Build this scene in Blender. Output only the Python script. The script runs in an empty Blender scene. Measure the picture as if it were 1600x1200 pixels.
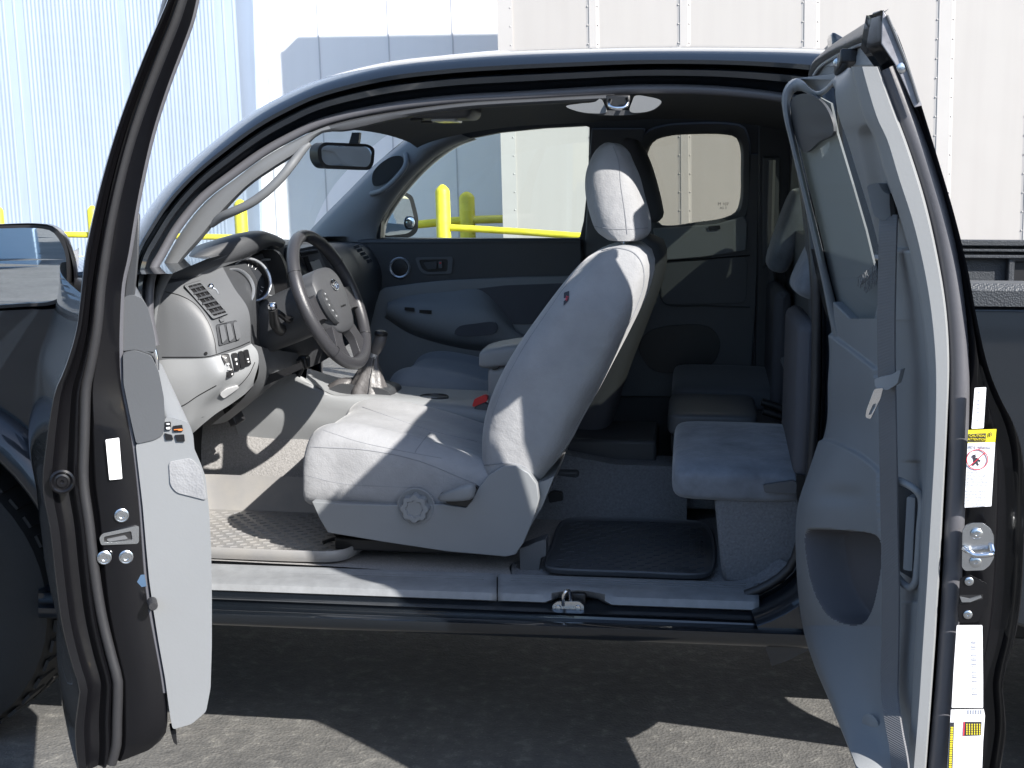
import bpy, bmesh, math, random
from mathutils import Vector as V, Matrix
from mathutils.geometry import tessellate_polygon
random.seed(7)
R = math.radians
S = bpy.context.scene
COL = S.collection

# ------------------------------------------------------------------ camera
FPX = 2000.0
CAM = V((0.0, -2.72, 1.40)); YAW = R(8.0); PITCH = R(9.09)
Fw = V((-math.sin(YAW)*math.cos(PITCH), math.cos(YAW)*math.cos(PITCH), -math.sin(PITCH)))
Rt = V((math.cos(YAW), math.sin(YAW), 0))
Up = Rt.cross(Fw)
cd = bpy.data.cameras.new('camera'); cam = bpy.data.objects.new('camera', cd); COL.objects.link(cam)
cd.sensor_width = 36; cd.lens = FPX/1600*36; cd.clip_start = 0.05; cd.clip_end = 500
cam.matrix_world = Matrix(((Rt.x, Up.x, -Fw.x, CAM.x), (Rt.y, Up.y, -Fw.y, CAM.y), (Rt.z, Up.z, -Fw.z, CAM.z), (0, 0, 0, 1)))
S.camera = cam

# ------------------------------------------------------------------ light
SUN = V((-1.235, 1.0, -1.12)).normalized()          # direction the light travels
w = bpy.data.worlds.new('World'); S.world = w; w.use_nodes = True
nt = w.node_tree; bg = nt.nodes['Background']; sky = nt.nodes.new('ShaderNodeTexSky')
sky.sky_type = 'NISHITA'; sky.sun_disc = False
sky.sun_elevation = math.asin(-SUN.z); sky.sun_rotation = math.atan2(-SUN.x, -SUN.y)
sky.air_density = 1.0; sky.dust_density = 0.6; sky.ozone_density = 1.2
nt.links.new(sky.outputs[0], bg.inputs[0]); bg.inputs[1].default_value = 0.125
sd = bpy.data.lights.new('sun', 'SUN'); sun = bpy.data.objects.new('sun', sd); COL.objects.link(sun)
sd.energy = 4.8; sd.angle = R(0.5); sd.color = (1.0, 0.96, 0.90)
sun.rotation_euler = SUN.to_track_quat('-Z', 'Y').to_euler()
S.view_settings.view_transform = 'Standard'; S.view_settings.look = 'None'
S.view_settings.exposure = 1.18; S.view_settings.gamma = 1
S.cycles.max_bounces = 8; S.cycles.transparent_max_bounces = 12

# ------------------------------------------------------------------ pixel -> place helpers
def ray(px, py): return Fw*FPX + Rt*(px-800) + Up*(600-py)
def P(px, py, Y):
    d = ray(px, py); return CAM + d*((Y-CAM.y)/d.y)
def PX(px, py, X):
    d = ray(px, py); return CAM + d*((X-CAM.x)/d.x)
def PZ(px, py, Z):
    d = ray(px, py); return CAM + d*((Z-CAM.z)/d.z)
MY = 0.87                                          # centre plane of the truck
def mir(p): return V((p.x, 2*MY-p.y, p.z))

# ------------------------------------------------------------------ materials
MATS = {}
def mat(name, col, rough=0.5, metal=0.0, coat=0.0, bump=None, var=None, spec=0.5, sheen=0.0, alpha=None, trans=0.0, flakes=False):
    m = bpy.data.materials.new(name); m.use_nodes = True; t = m.node_tree; n = t.nodes; l = t.links
    b = n['Principled BSDF']; b.inputs['Base Color'].default_value = (*col, 1)
    b.inputs['Roughness'].default_value = rough; b.inputs['Metallic'].default_value = metal
    b.inputs['Coat Weight'].default_value = coat; b.inputs['Coat Roughness'].default_value = 0.04
    b.inputs['Specular IOR Level'].default_value = spec
    b.inputs['Sheen Weight'].default_value = sheen; b.inputs['Sheen Roughness'].default_value = 0.4
    b.inputs['Transmission Weight'].default_value = trans
    tc = n.new('ShaderNodeTexCoord')
    if var:                                       # (scale, amount, [colour2])
        ns = n.new('ShaderNodeTexNoise'); ns.inputs['Scale'].default_value = var[0]; ns.inputs['Detail'].default_value = 6; ns.inputs['Roughness'].default_value = 0.6
        l.new(tc.outputs['Object'], ns.inputs['Vector'])
        cr_ = n.new('ShaderNodeValToRGB'); cr_.color_ramp.elements[0].position = 0.3; cr_.color_ramp.elements[1].position = 0.7
        a = var[1]
        c2 = var[2] if len(var) > 2 else tuple(c*(1+a) for c in col)
        cr_.color_ramp.elements[0].color = (*[c*(1-a) for c in col], 1); cr_.color_ramp.elements[1].color = (*c2, 1)
        l.new(ns.outputs['Fac'], cr_.inputs[0]); l.new(cr_.outputs[0], b.inputs['Base Color'])
    if flakes:
        v = n.new('ShaderNodeTexVoronoi'); v.inputs['Scale'].default_value = 900
        l.new(tc.outputs['Object'], v.inputs['Vector'])
        r = n.new('ShaderNodeValToRGB'); r.color_ramp.elements[0].position = 0.0; r.color_ramp.elements[0].color = (0.10, 0.12, 0.16, 1)
        r.color_ramp.elements[1].position = 0.14; r.color_ramp.elements[1].color = (*col, 1)
        l.new(v.outputs['Distance'], r.inputs[0]); l.new(r.outputs[0], b.inputs['Base Color'])
    if bump:                                      # list of (kind, scale, strength, distance)
        prev = None
        for kind, sc, st, dist in bump:
            if kind == 'noise':
                x = n.new('ShaderNodeTexNoise'); x.inputs['Detail'].default_value = 5; out = 'Fac'
            elif kind == 'voro':
                x = n.new('ShaderNodeTexVoronoi'); out = 'Distance'
            else:
                x = n.new('ShaderNodeTexWave'); x.bands_direction = kind[-1].upper(); out = 'Fac'
            x.inputs['Scale'].default_value = sc
            l.new(tc.outputs['Object'], x.inputs['Vector'])
            bp = n.new('ShaderNodeBump'); bp.inputs['Strength'].default_value = st; bp.inputs['Distance'].default_value = dist
            l.new(x.outputs[out], bp.inputs['Height'])
            if prev: l.new(prev.outputs[0], bp.inputs['Normal'])
            prev = bp
        l.new(prev.outputs[0], b.inputs['Normal'])
    MATS[name] = m; return m
def glassmat(name, tint, gloss=0.015, rough=0.0):
    m = bpy.data.materials.new(name); m.use_nodes = True; t = m.node_tree; n = t.nodes; l = t.links
    n.remove(n['Principled BSDF'])
    tr = n.new('ShaderNodeBsdfTransparent'); tr.inputs[0].default_value = (*tint, 1)
    gl = n.new('ShaderNodeBsdfGlossy'); gl.inputs['Roughness'].default_value = rough; gl.inputs[0].default_value = (1, 1, 1, 1)
    lw = n.new('ShaderNodeLayerWeight'); lw.inputs[0].default_value = .5
    pw = n.new('ShaderNodeMath'); pw.operation = 'POWER'; pw.inputs[1].default_value = 4.5; l.new(lw.outputs['Facing'], pw.inputs[0])
    fr = n.new('ShaderNodeMath'); fr.operation = 'MULTIPLY_ADD'; fr.inputs[1].default_value = .9; fr.inputs[2].default_value = gloss; l.new(pw.outputs[0], fr.inputs[0])
    mx = n.new('ShaderNodeMixShader'); l.new(fr.outputs[0], mx.inputs[0]); l.new(tr.outputs[0], mx.inputs[1]); l.new(gl.outputs[0], mx.inputs[2])
    l.new(mx.outputs[0], n['Material Output'].inputs[0]); MATS[name] = m; return m

PAINT = mat('black_paint', (0.010, 0.014, 0.020), 0.34, 0.45, 1.0, flakes=True)
JAMB = mat('jamb_paint', (0.004, 0.004, 0.005), 0.30, 0.0, 0.35, spec=.25, bump=[('noise', 6, 0.25, 0.01)])
RUB = mat('rubber', (0.022, 0.022, 0.024), 0.42, bump=[('noise', 60, 0.25, 0.002)])
RUBG = mat('seal_rubber', (0.085, 0.085, 0.095), 0.42, bump=[('noise', 14, 0.35, 0.004), ('noise', 140, 0.15, 0.001)])
TYRE = mat('tyre_rubber', (0.012, 0.012, 0.012), 0.75, bump=[('noise', 90, 0.3, 0.003)])
PLL = mat('light_plastic', (0.235, 0.242, 0.248), 0.48, bump=[('noise', 240, 0.14, 0.001)], var=(3, 0.03))
PLS = mat('seat_plastic', (0.205, 0.215, 0.225), 0.45, bump=[('noise', 240, 0.12, 0.001)], var=(4, .04))
PLP = mat('pillar_plastic', (0.125, 0.13, 0.135), 0.5, bump=[('noise', 240, 0.12, 0.001)], var=(4, .04))
SILL = mat('sill_plastic', (0.205, 0.213, 0.222), 0.42, bump=[('noise', 150, 0.25, 0.002)], var=(26, 0.14))
PLH = mat('hub_plastic', (0.055, 0.057, 0.062), 0.5, bump=[('noise', 240, 0.14, 0.001)])
PLM = mat('grey_plastic', (0.092, 0.096, 0.102), 0.5, bump=[('noise', 240, 0.16, 0.001)], var=(4, 0.05))
PLB = mat('blue_grey_plastic', (0.205, 0.215, 0.225), 0.5, bump=[('noise', 240, 0.14, 0.001)], var=(4, 0.04))
PLD = mat('dark_plastic', (0.042, 0.044, 0.048), 0.5, bump=[('noise', 400, 0.25, 0.001)], var=(6, 0.08))
PLX = mat('black_plastic', (0.012, 0.012, 0.013), 0.4)
HEAD = mat('headliner_cloth', (0.075, 0.078, 0.085), 0.95, bump=[('noise', 500, 0.3, 0.001)])
FABL = mat('seat_fabric', (0.265, 0.267, 0.275), 0.9, sheen=0.25, bump=[('voro', 260, 0.25, 0.0015), ('noise', 30, 0.18, 0.004), ('noise', 7, 0.6, 0.02)], var=(12, 0.10))
FABW = mat('seat_weave', (0.37, 0.365, 0.375), 0.92, sheen=0.2, bump=[('voro', 130, 0.55, 0.003), ('noise', 700, 0.3, 0.001)])
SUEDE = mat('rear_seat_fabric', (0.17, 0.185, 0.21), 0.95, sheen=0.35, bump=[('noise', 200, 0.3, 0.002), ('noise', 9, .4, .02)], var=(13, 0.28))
DFAB = mat('dark_cloth_and_shade', (0.085, 0.085, 0.095), 0.9, bump=[('noise', 600, 0.3, 0.001)])  # dark cloth; also puts shade into the passenger seat and rear door pocket
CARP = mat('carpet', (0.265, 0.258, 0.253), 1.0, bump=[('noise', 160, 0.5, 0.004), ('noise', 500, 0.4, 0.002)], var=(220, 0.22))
CARPD = mat('shaded_carpet', (0.17, 0.175, 0.185), 1.0, bump=[('noise', 200, 0.8, 0.005)], var=(160, 0.2))  # darker copy of the carpet, the rear cabin's shade put into its colour
CHR = mat('chrome', (0.75, 0.75, 0.76), 0.12, 1.0)
SIL = mat('silver_trim', (0.50, 0.52, 0.55), 0.3, 0.7)
ZINC = mat('zinc_steel', (0.62, 0.64, 0.66), 0.22, 1.0, bump=[('noise', 40, 0.2, 0.001)])
MIRR = mat('mirror_glass', (0.80, 0.86, 0.92), 0.015, 1.0)
GAUGE = mat('gauge_glass', (0.016, 0.018, 0.022), 0.35, spec=.3)
SCR = mat('screen_glass', (0.30, 0.31, 0.30), 0.12, coat=1.0)
LEATH = mat('wheel_leather', (0.036, 0.036, 0.040), 0.38, bump=[('voro', 500, 0.25, 0.001)])
BOOT = mat('boot_leather', (0.10, 0.095, 0.095), 0.42, bump=[('noise', 30, 0.5, 0.01), ('voro', 400, 0.2, 0.001)])
WHT = mat('label_white', (0.80, 0.80, 0.82), 0.4)
YLW = mat('label_yellow', (0.75, 0.62, 0.03), 0.4)
INK = mat('label_ink', (0.03, 0.03, 0.04), 0.5)
INKG = mat('label_grey_ink', (0.42, 0.42, 0.46), 0.5)
REDI = mat('label_red', (0.65, 0.03, 0.06), 0.5)
RED = mat('red_plastic', (0.62, 0.03, 0.03), 0.35)
ORG = mat('orange_mark', (0.8, 0.22, 0.05), 0.4)
LWHT = mat('switch_print', (0.75, 0.75, 0.75), 0.5)
BELT = mat('belt_webbing', (0.125, 0.125, 0.13), 0.7, bump=[('wave_z', 130, 0.4, 0.0015)])
YP = mat('yellow_paint', (0.72, 0.64, 0.03), 0.5, coat=0.1, bump=[('noise', 12, 0.4, 0.01)], var=(7, 0.30, (0.74, 0.66, 0.04)))
GL = glassmat('window_glass', (0.90, 0.94, 0.92))
GLT = glassmat('privacy_glass', (0.40, 0.46, 0.45))
_t = GLT.node_tree; _n = _t.nodes; _o = _n['Material Output']; _src = _o.inputs[0].links[0].from_socket
_tl = _n.new('ShaderNodeBsdfTranslucent'); _tl.inputs[0].default_value = (.46, .50, .51, 1); _mx = _n.new('ShaderNodeMixShader'); _mx.inputs[0].default_value = .30
_t.links.new(_src, _mx.inputs[1]); _t.links.new(_tl.outputs[0], _mx.inputs[2])
_df = _n.new('ShaderNodeBsdfDiffuse'); _df.inputs[0].default_value = (.225, .24, .245, 1); _m3 = _n.new('ShaderNodeMixShader'); _m3.inputs[0].default_value = .72
_t.links.new(_mx.outputs[0], _m3.inputs[1]); _t.links.new(_df.outputs[0], _m3.inputs[2]); _t.links.new(_m3.outputs[0], _o.inputs[0])
GLR = glassmat('rear_glass', (0.64, 0.64, 0.60))
GLW = glassmat('rear_window_glass', (.30, .32, .30))
GLB = glassmat('windshield_band', (0.16, 0.30, 0.50))
FLCAP = mat('flare_plastic', (0.02, 0.02, 0.022), 0.5, bump=[('noise', 300, 0.4, 0.001)])
BEDM = mat('bed_composite', (0.028, 0.032, 0.038), 0.5, bump=[('voro', 260, 0.5, 0.002)])
TAPE = mat('blue_tape', (0.05, 0.09, 0.15), 0.4)
MATR = mat('mat_rubber', (0.225, 0.225, 0.23), 0.42, bump=[('noise', 200, 0.2, 0.001)], var=(9, 0.12, (0.25, 0.24, 0.225)))
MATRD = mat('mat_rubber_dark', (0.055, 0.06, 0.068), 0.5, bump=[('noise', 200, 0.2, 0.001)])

# ------------------------------------------------------------------ mesh helpers
def finish(name, verts, faces, m, par, smooth=True, ang=38, bev=0, seg=2, sub=0, sol=0):
    me = bpy.data.meshes.new(name)
    off = ORG0(par)
    me.from_pydata([tuple(v-off) for v in verts], [], faces); me.update()
    bm = bmesh.new(); bm.from_mesh(me); bmesh.ops.remove_doubles(bm, verts=bm.verts, dist=1e-5)
    bmesh.ops.recalc_face_normals(bm, faces=bm.faces); bm.to_mesh(me); bm.free()
    for i in range(1): me.materials.append(m)
    if smooth:
        me.polygons.foreach_set('use_smooth', [True]*len(me.polygons))
        if not sub: me.set_sharp_from_angle(angle=R(ang))
    o = bpy.data.objects.new(name, me); COL.objects.link(o)
    if par is not None: o.parent = clampp(par)
    if bev:
        b = o.modifiers.new('b', 'BEVEL'); b.width = bev; b.segments = seg; b.limit_method = 'ANGLE'; b.angle_limit = R(35)
        b.harden_normals = False
    if sol:
        s = o.modifiers.new('s', 'SOLIDIFY'); s.thickness = abs(sol); s.offset = -1 if sol > 0 else 1
    if sub:
        s = o.modifiers.new('u', 'SUBSURF'); s.levels = sub; s.render_levels = sub
    return o
def clampp(p):
    def dep(q): return 0 if q.parent is None else 1+dep(q.parent)
    while dep(p) >= 2: p = p.parent
    return p
def ORG0(par):
    off = V((0, 0, 0)); p = par
    while p is not None:
        off += p.location; p = p.parent
    return off
def thing(name, label, cat, loc=(0, 0, 0), group=None, kind=None):
    o = bpy.data.objects.new(name, None); COL.objects.link(o); o.location = loc; o.empty_display_size = 0.2
    o['label'] = label; o['category'] = cat
    if group: o['group'] = group
    return o
def tag(o, label, cat=None, group=None, kind=None):
    o['label'] = label
    if cat: o['category'] = cat
    if group: o['group'] = group
    if kind: o['kind'] = kind
    return o
def group_node(name, par):
    """part that is only a holder of sub-parts"""
    o = bpy.data.objects.new(name, None); COL.objects.link(o); o.parent = clampp(par); o.empty_display_size = .05
    return o
def crv(pts, n, closed=False):
    """Catmull-Rom, arc-length resampled to n points"""
    pts = [V(p) for p in pts]; N = len(pts)
    if N == 2 and not closed: return [pts[0].lerp(pts[1], i/(n-1)) for i in range(n)]
    fine = []
    segs = N if closed else N-1
    for i in range(segs):
        if closed: a, b, c, d = pts[(i-1) % N], pts[i], pts[(i+1) % N], pts[(i+2) % N]
        else:
            b, c = pts[i], pts[i+1]; a = pts[i-1] if i > 0 else b*2-c; d = pts[i+2] if i+2 < N else c*2-b
        # centripetal-ish tension by uneven spacing
        d1 = max((b-a).length, 1e-6)**.5; d2 = max((c-b).length, 1e-6)**.5; d3 = max((d-c).length, 1e-6)**.5
        m1 = ((b-a)/d1-(c-a)/(d1+d2)+(c-b)/d2)*d2; m2 = ((c-b)/d2-(d-b)/(d2+d3)+(d-c)/d3)*d2
        for k in range(12):
            t = k/12; t2 = t*t; t3 = t2*t
            fine.append(b*(2*t3-3*t2+1)+m1*(t3-2*t2+t)+c*(-2*t3+3*t2)+m2*(t3-t2))
    fine.append(pts[0] if closed else pts[-1])
    L = [0]
    for i in range(1, len(fine)): L.append(L[-1]+(fine[i]-fine[i-1]).length)
    out = []; j = 0; tot = L[-1]; m_ = n if closed else n-1
    for i in range(n):
        s = tot*i/m_
        while j < len(L)-2 and L[j+1] < s: j += 1
        dl = L[j+1]-L[j]
        out.append(fine[j].lerp(fine[j+1], min(1, (s-L[j])/dl if dl > 0 else 0)))
    return out
def sm2(pts, n=60):
    return [(p.x, p.y) for p in crv([V((a, b, 0)) for a, b in pts], n, True)]
def rr(pts, r, k=5):
    """polygon with corners rounded by r pixels"""
    out = []; N = len(pts)
    for i in range(N):
        a, b, c = V((*pts[i-1], 0)), V((*pts[i], 0)), V((*pts[(i+1) % N], 0))
        u = a-b; w_ = c-b; q = min(r, u.length*.48, w_.length*.48)
        s = b+u.normalized()*q; e = b+w_.normalized()*q
        for j in range(k+1):
            t = j/k; p = s*(1-t)**2+b*2*t*(1-t)+e*t*t; out.append((p.x, p.y))
    return out
def grid(name, rows, m, par, close=False, cap=False, **kw):
    """rows: list of equal-length point lists"""
    n = len(rows[0]); vs = [p for r in rows for p in r]; f = []
    for i in range(len(rows)-1):
        for j in range(n if close else n-1):
            k = (j+1) % n; f.append((i*n+j, i*n+k, (i+1)*n+k, (i+1)*n+j))
    if cap: f.append(tuple(range(n))[::-1]); f.append(tuple(range((len(rows)-1)*n, len(rows)*n)))
    return finish(name, vs, f, m, par, **kw)
def surf(name, curves, m, par, nv=40, nu=None, **kw):
    """surface through guide curves (lists of world points); smooth across if nu"""
    rows = [crv(c, nv) for c in curves]
    if nu:
        cols = [crv([r[j] for r in rows], nu) for j in range(nv)]
        rows = [[cols[j][i] for j in range(nv)] for i in range(nu)]
    return grid(name, rows, m, par, **kw)
def tubev(pts, r, k=10, sx=1.0, cap=True):
    n = len(pts); vs = []; fs = []
    T = [(pts[min(i+1, n-1)]-pts[max(i-1, 0)]).normalized() for i in range(n)]
    u = T[0].orthogonal().normalized()
    for i in range(n):
        u = (u-T[i]*u.dot(T[i])).normalized(); v = T[i].cross(u)
        rad = r[i] if isinstance(r, (list, tuple)) else r
        for j in range(k):
            a = 2*math.pi*j/k; vs.append(pts[i]+u*math.cos(a)*rad+v*math.sin(a)*rad*sx)
    for i in range(n-1):
        for j in range(k):
            q = (j+1) % k; fs.append((i*k+j, i*k+q, (i+1)*k+q, (i+1)*k+j))
    if cap: fs.append(tuple(range(k))[::-1]); fs.append(tuple(range((n-1)*k, n*k)))
    return vs, fs
def tube(name, pts, r, m, par, n=None, k=10, **kw):
    if n: pts = crv(pts, n)
    vs, fs = tubev(pts, r, k); return finish(name, vs, fs, m, par, **kw)
def multi(name, lst, m, par, **kw):
    vs = []; fs = []
    for a, b in lst:
        o = len(vs); vs += a; fs += [tuple(i+o for i in f) for f in b]
    return finish(name, vs, fs, m, par, **kw)
def platev(outl, fn, dvec):
    """outl: [outer, hole...] in photo pixels; fn(px,py)->front point; dvec thickness vector"""
    polys = [[V((x, y, 0)) for x, y in o] for o in outl]
    tris = tessellate_polygon(polys); flat = [p for o in polys for p in o]
    fr = [fn(p.x, p.y) for p in flat]; n = len(fr); bk = [p+dvec for p in fr]
    fs = [tuple(t) for t in tris]+[tuple(i+n for i in t[::-1]) for t in tris]
    s = 0
    for o in polys:
        for i in range(len(o)):
            a = s+i; b = s+(i+1) % len(o); fs.append((a, b, b+n, a+n))
        s += len(o)
    return fr+bk, fs
def plate(name, outl, Y, th, m, par, dvec=None, **kw):
    if not isinstance(outl[0][0], (list, tuple)): outl = [outl]
    fn = Y if callable(Y) else (lambda x, y: P(x, y, Y))
    vs, fs = platev(outl, fn, dvec if dvec is not None else V((0, th, 0)))
    return finish(name, vs, fs, m, par, **kw)
def boxv(c, s, rot=None):
    c = V(c); vs = []
    for x in (-.5, .5):
        for y in (-.5, .5):
            for z in (-.5, .5):
                p = V((x*s[0], y*s[1], z*s[2])); vs.append(c+(rot @ p if rot else p))
    return vs, [(0, 1, 3, 2), (4, 6, 7, 5), (0, 4, 5, 1), (2, 3, 7, 6), (0, 2, 6, 4), (1, 5, 7, 3)]
def box(name, c, s, m, par, rot=None, bev=0.004, **kw):
    vs, fs = boxv(c, s, rot); return finish(name, vs, fs, m, par, bev=bev, **kw)
def lathev(c, ax, prof, k=28, cap=True):
    """prof: list of (radius, height along ax)"""
    ax = V(ax).normalized(); u = ax.orthogonal().normalized(); v = ax.cross(u); vs = []; fs = []
    for r, h in prof:
        for j in range(k):
            a = 2*math.pi*j/k; vs.append(V(c)+ax*h+(u*math.cos(a)+v*math.sin(a))*max(r, 1e-4))
    for i in range(len(prof)-1):
        for j in range(k):
            q = (j+1) % k; fs.append((i*k+j, i*k+q, (i+1)*k+q, (i+1)*k+j))
    if cap: fs.append(tuple(range(k))[::-1]); fs.append(tuple(range((len(prof)-1)*k, len(prof)*k)))
    return vs, fs
def lathe(name, c, ax, prof, m, par, k=28, cap=True, **kw):
    if not cap: prof = prof+[prof[0]]
    vs, fs = lathev(c, ax, prof, k, cap); return finish(name, vs, fs, m, par, **kw)
def supring(c, ux, uy, a, b, e=4.0, n=36):
    out = []
    for i in range(n):
        t = 2*math.pi*i/n; x = math.cos(t); y = math.sin(t)
        out.append(c+ux*(a*math.copysign(abs(x)**(2/e), x))+uy*(b*math.copysign(abs(y)**(2/e), y)))
    return out
def text(name, s, o, ux, uz, size, m, par, align='CENTER', ext=0.0004):
    """flat lettering as a mesh: o centre, ux right, uz up"""
    c = bpy.data.curves.new(name, 'FONT'); c.body = s; c.size = size; c.align_x = align; c.align_y = 'CENTER'; c.extrude = ext; c.resolution_u = 2
    t = bpy.data.objects.new(name, c); COL.objects.link(t)
    dg = bpy.context.evaluated_depsgraph_get(); dg.update()
    me = bpy.data.meshes.new_from_object(t.evaluated_get(dg)); bpy.data.objects.remove(t); bpy.data.curves.remove(c)
    nn = ux.cross(uz); off = ORG0(par)
    for v in me.vertices: v.co = o+ux*v.co.x+uz*v.co.y+nn*v.co.z-off
    me.materials.clear(); me.materials.append(m)
    ob = bpy.data.objects.new(name, me); COL.objects.link(ob); ob.parent = clampp(par)
    return ob

def near(o, px, py, lift=.0015):
    """point where the lens ray first meets object o"""
    me = o.data; off = ORG0(o)
    d = ray(px, py).normalized(); org = CAM-off
    ok, loc, nrm_, i = o.ray_cast(org, d)
    return (loc+off+nrm_*lift) if ok else None
def on(o, lift, fb):
    bpy.context.view_layer.update()
    return lambda x, y: near(o, x, y, lift) or fb(x, y)
def sstep(t): t = max(0, min(1, t)); return t*t*(3-2*t)
# =================================================================== SETTING
def asphalt():
    m = bpy.data.materials.new('asphalt'); m.use_nodes = True; t = m.node_tree; n = t.nodes; l = t.links; b = n['Principled BSDF']
    tc = n.new('ShaderNodeTexCoord')
    v = n.new('ShaderNodeTexVoronoi'); v.inputs['Scale'].default_value = 130; l.new(tc.outputs['Object'], v.inputs['Vector'])
    a = n.new('ShaderNodeTexNoise'); a.inputs['Scale'].default_value = 22; a.inputs['Detail'].default_value = 8; a.inputs['Roughness'].default_value = 0.65; l.new(tc.outputs['Object'], a.inputs['Vector'])
    r = n.new('ShaderNodeValToRGB'); e = r.color_ramp.elements; e[0].position = .30; e[0].color = (.075, .075, .074, 1); e[1].position = .66; e[1].color = (.165, .162, .152, 1)
    x = e.new(.56); x.color = (.112, .110, .106, 1)
    l.new(a.outputs['Fac'], r.inputs[0])
    r2 = n.new('ShaderNodeValToRGB'); e = r2.color_ramp.elements; e[0].position = 0; e[0].color = (1.9, 1.85, 1.75, 1); e[1].position = .22; e[1].color = (1, 1, 1, 1)
    vc = n.new('ShaderNodeTexVoronoi'); vc.inputs['Scale'].default_value = 75; l.new(tc.outputs['Object'], vc.inputs['Vector']); l.new(vc.outputs['Distance'], r2.inputs[0])
    mx = n.new('ShaderNodeMixRGB'); mx.blend_type = 'MULTIPLY'; mx.inputs[0].default_value = 1; l.new(r.outputs[0], mx.inputs[1]); l.new(r2.outputs[0], mx.inputs[2])
    st_ = n.new('ShaderNodeTexNoise'); st_.inputs['Scale'].default_value = 1.6; st_.inputs['Detail'].default_value = 5; l.new(tc.outputs['Object'], st_.inputs['Vector'])
    r3_ = n.new('ShaderNodeValToRGB'); e = r3_.color_ramp.elements; e[0].position = .35; e[0].color = (.72, .72, .72, 1); e[1].position = .62; e[1].color = (1.05, 1.04, 1.02, 1); l.new(st_.outputs['Fac'], r3_.inputs[0])
    m2_ = n.new('ShaderNodeMixRGB'); m2_.blend_type = 'MULTIPLY'; m2_.inputs[0].default_value = 1; l.new(mx.outputs[0], m2_.inputs[1]); l.new(r3_.outputs[0], m2_.inputs[2])
    l.new(m2_.outputs[0], b.inputs['Base Color']); b.inputs['Roughness'].default_value = .9
    bp = n.new('ShaderNodeBump'); bp.inputs['Strength'].default_value = .45; bp.inputs['Distance'].default_value = .005; l.new(v.outputs['Distance'], bp.inputs['Height'])
    b2 = n.new('ShaderNodeBump'); b2.inputs['Strength'].default_value = .35; b2.inputs['Distance'].default_value = .015; l.new(a.outputs['Fac'], b2.inputs['Height']); l.new(bp.outputs[0], b2.inputs['Normal'])
    l.new(b2.outputs[0], b.inputs['Normal']); return m
g = finish('ground', [V((-150, -150, 0)), V((150, -150, 0)), V((150, 150, 0)), V((-150, 150, 0))], [(0, 1, 2, 3)], asphalt(), None, smooth=False)
g['kind'] = 'structure'; g['label'] = 'grey asphalt yard'

def wallmat(name, col, rough, stripes=0, amp=.01, var=.05, metal=0.0, axis='X', spec=.5):
    m = mat(name, col, rough, metal, var=(1.2, var), spec=spec)
    n = m.node_tree.nodes; l = m.node_tree.links; b = n['Principled BSDF']; src = b.inputs['Base Color'].links[0].from_socket
    tc = n.new('ShaderNodeTexCoord'); mp = n.new('ShaderNodeMapping'); mp.inputs['Scale'].default_value = (5, 5, .35); l.new(tc.outputs['Object'], mp.inputs[0])
    ns = n.new('ShaderNodeTexNoise'); ns.inputs['Scale'].default_value = 2.2; ns.inputs['Detail'].default_value = 8; l.new(mp.outputs[0], ns.inputs['Vector'])
    rp = n.new('ShaderNodeValToRGB'); e = rp.color_ramp.elements; e[0].position = .32; e[0].color = (1-2.6*var, 1-2.8*var, 1-3.0*var, 1); e[1].position = .58; e[1].color = (1, 1, 1, 1); l.new(ns.outputs['Fac'], rp.inputs[0])
    mx = n.new('ShaderNodeMixRGB'); mx.blend_type = 'MULTIPLY'; mx.inputs[0].default_value = 1; l.new(src, mx.inputs[1]); l.new(rp.outputs[0], mx.inputs[2]); l.new(mx.outputs[0], b.inputs['Base Color'])
    bn = n.new('ShaderNodeTexNoise'); bn.inputs['Scale'].default_value = 1.1; l.new(tc.outputs['Object'], bn.inputs['Vector'])
    bp = n.new('ShaderNodeBump'); bp.inputs['Strength'].default_value = .5; bp.inputs['Distance'].default_value = .02; l.new(bn.outputs['Fac'], bp.inputs['Height']); l.new(bp.outputs[0], b.inputs['Normal'])
    return m
CORR = wallmat('corrugated_metal', (0.31, 0.37, 0.47), 0.45, var=.04, metal=.2)
WHW = wallmat('white_wall', (0.80, 0.80, 0.82), 0.7, var=.006)
TRL = wallmat('trailer_skin', (0.365, 0.348, 0.335), 0.5, var=.012)
TRP = mat('trailer_post_metal', (0.39, 0.375, 0.365), 0.45, var=(2, .04))
SEAM = mat('seam_dark', (0.52, 0.52, 0.55), 0.6)

# --- building with corrugated cladding at the left: its face recedes to the left
TILT = math.tan(R(1.55))
def W(x, y, z): return V((x - z*TILT, y, z))      # the yard leans a little against the truck
bl = thing('corrugated_building', 'tall pale blue corrugated metal building behind the bollards at the left', 'building', (-6, 7, 0))
c0 = P(385, 300, 8.6)                             # its right-hand corner
c0x = c0.x + c0.z*TILT
dx, dy = -math.cos(R(14)), -math.sin(R(14))
vs = []; N = 0
s = 0.0; prof = []
while s < 14:
    for ds, dep in ((0, 0), (.012, 0), (.017, .004), (.029, .004), (.034, 0)): prof.append((s+ds, dep))
    s += .034 if int(s*10) % 9 else .09
nx, ny = -dy*-1, dx*-1                            # normal towards camera
nrm = V((dy, -dx, 0)); nrm = nrm if nrm.y < 0 else -nrm
for s_, dep in prof:
    for z in (-0.5, 9.0):
        p = V((c0x+dx*s_, 8.6+dy*s_, 0))+nrm*dep; vs.append(W(p.x, p.y, z))
fs = [(2*i, 2*i+2, 2*i+3, 2*i+1) for i in range(len(prof)-1)]
finish('cladding', vs, fs, CORR, bl, ang=20)
box('side_wall', (c0x-.1, 12, 4), (.3, 6.6, 9), CORR, bl)
tr = []
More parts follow.
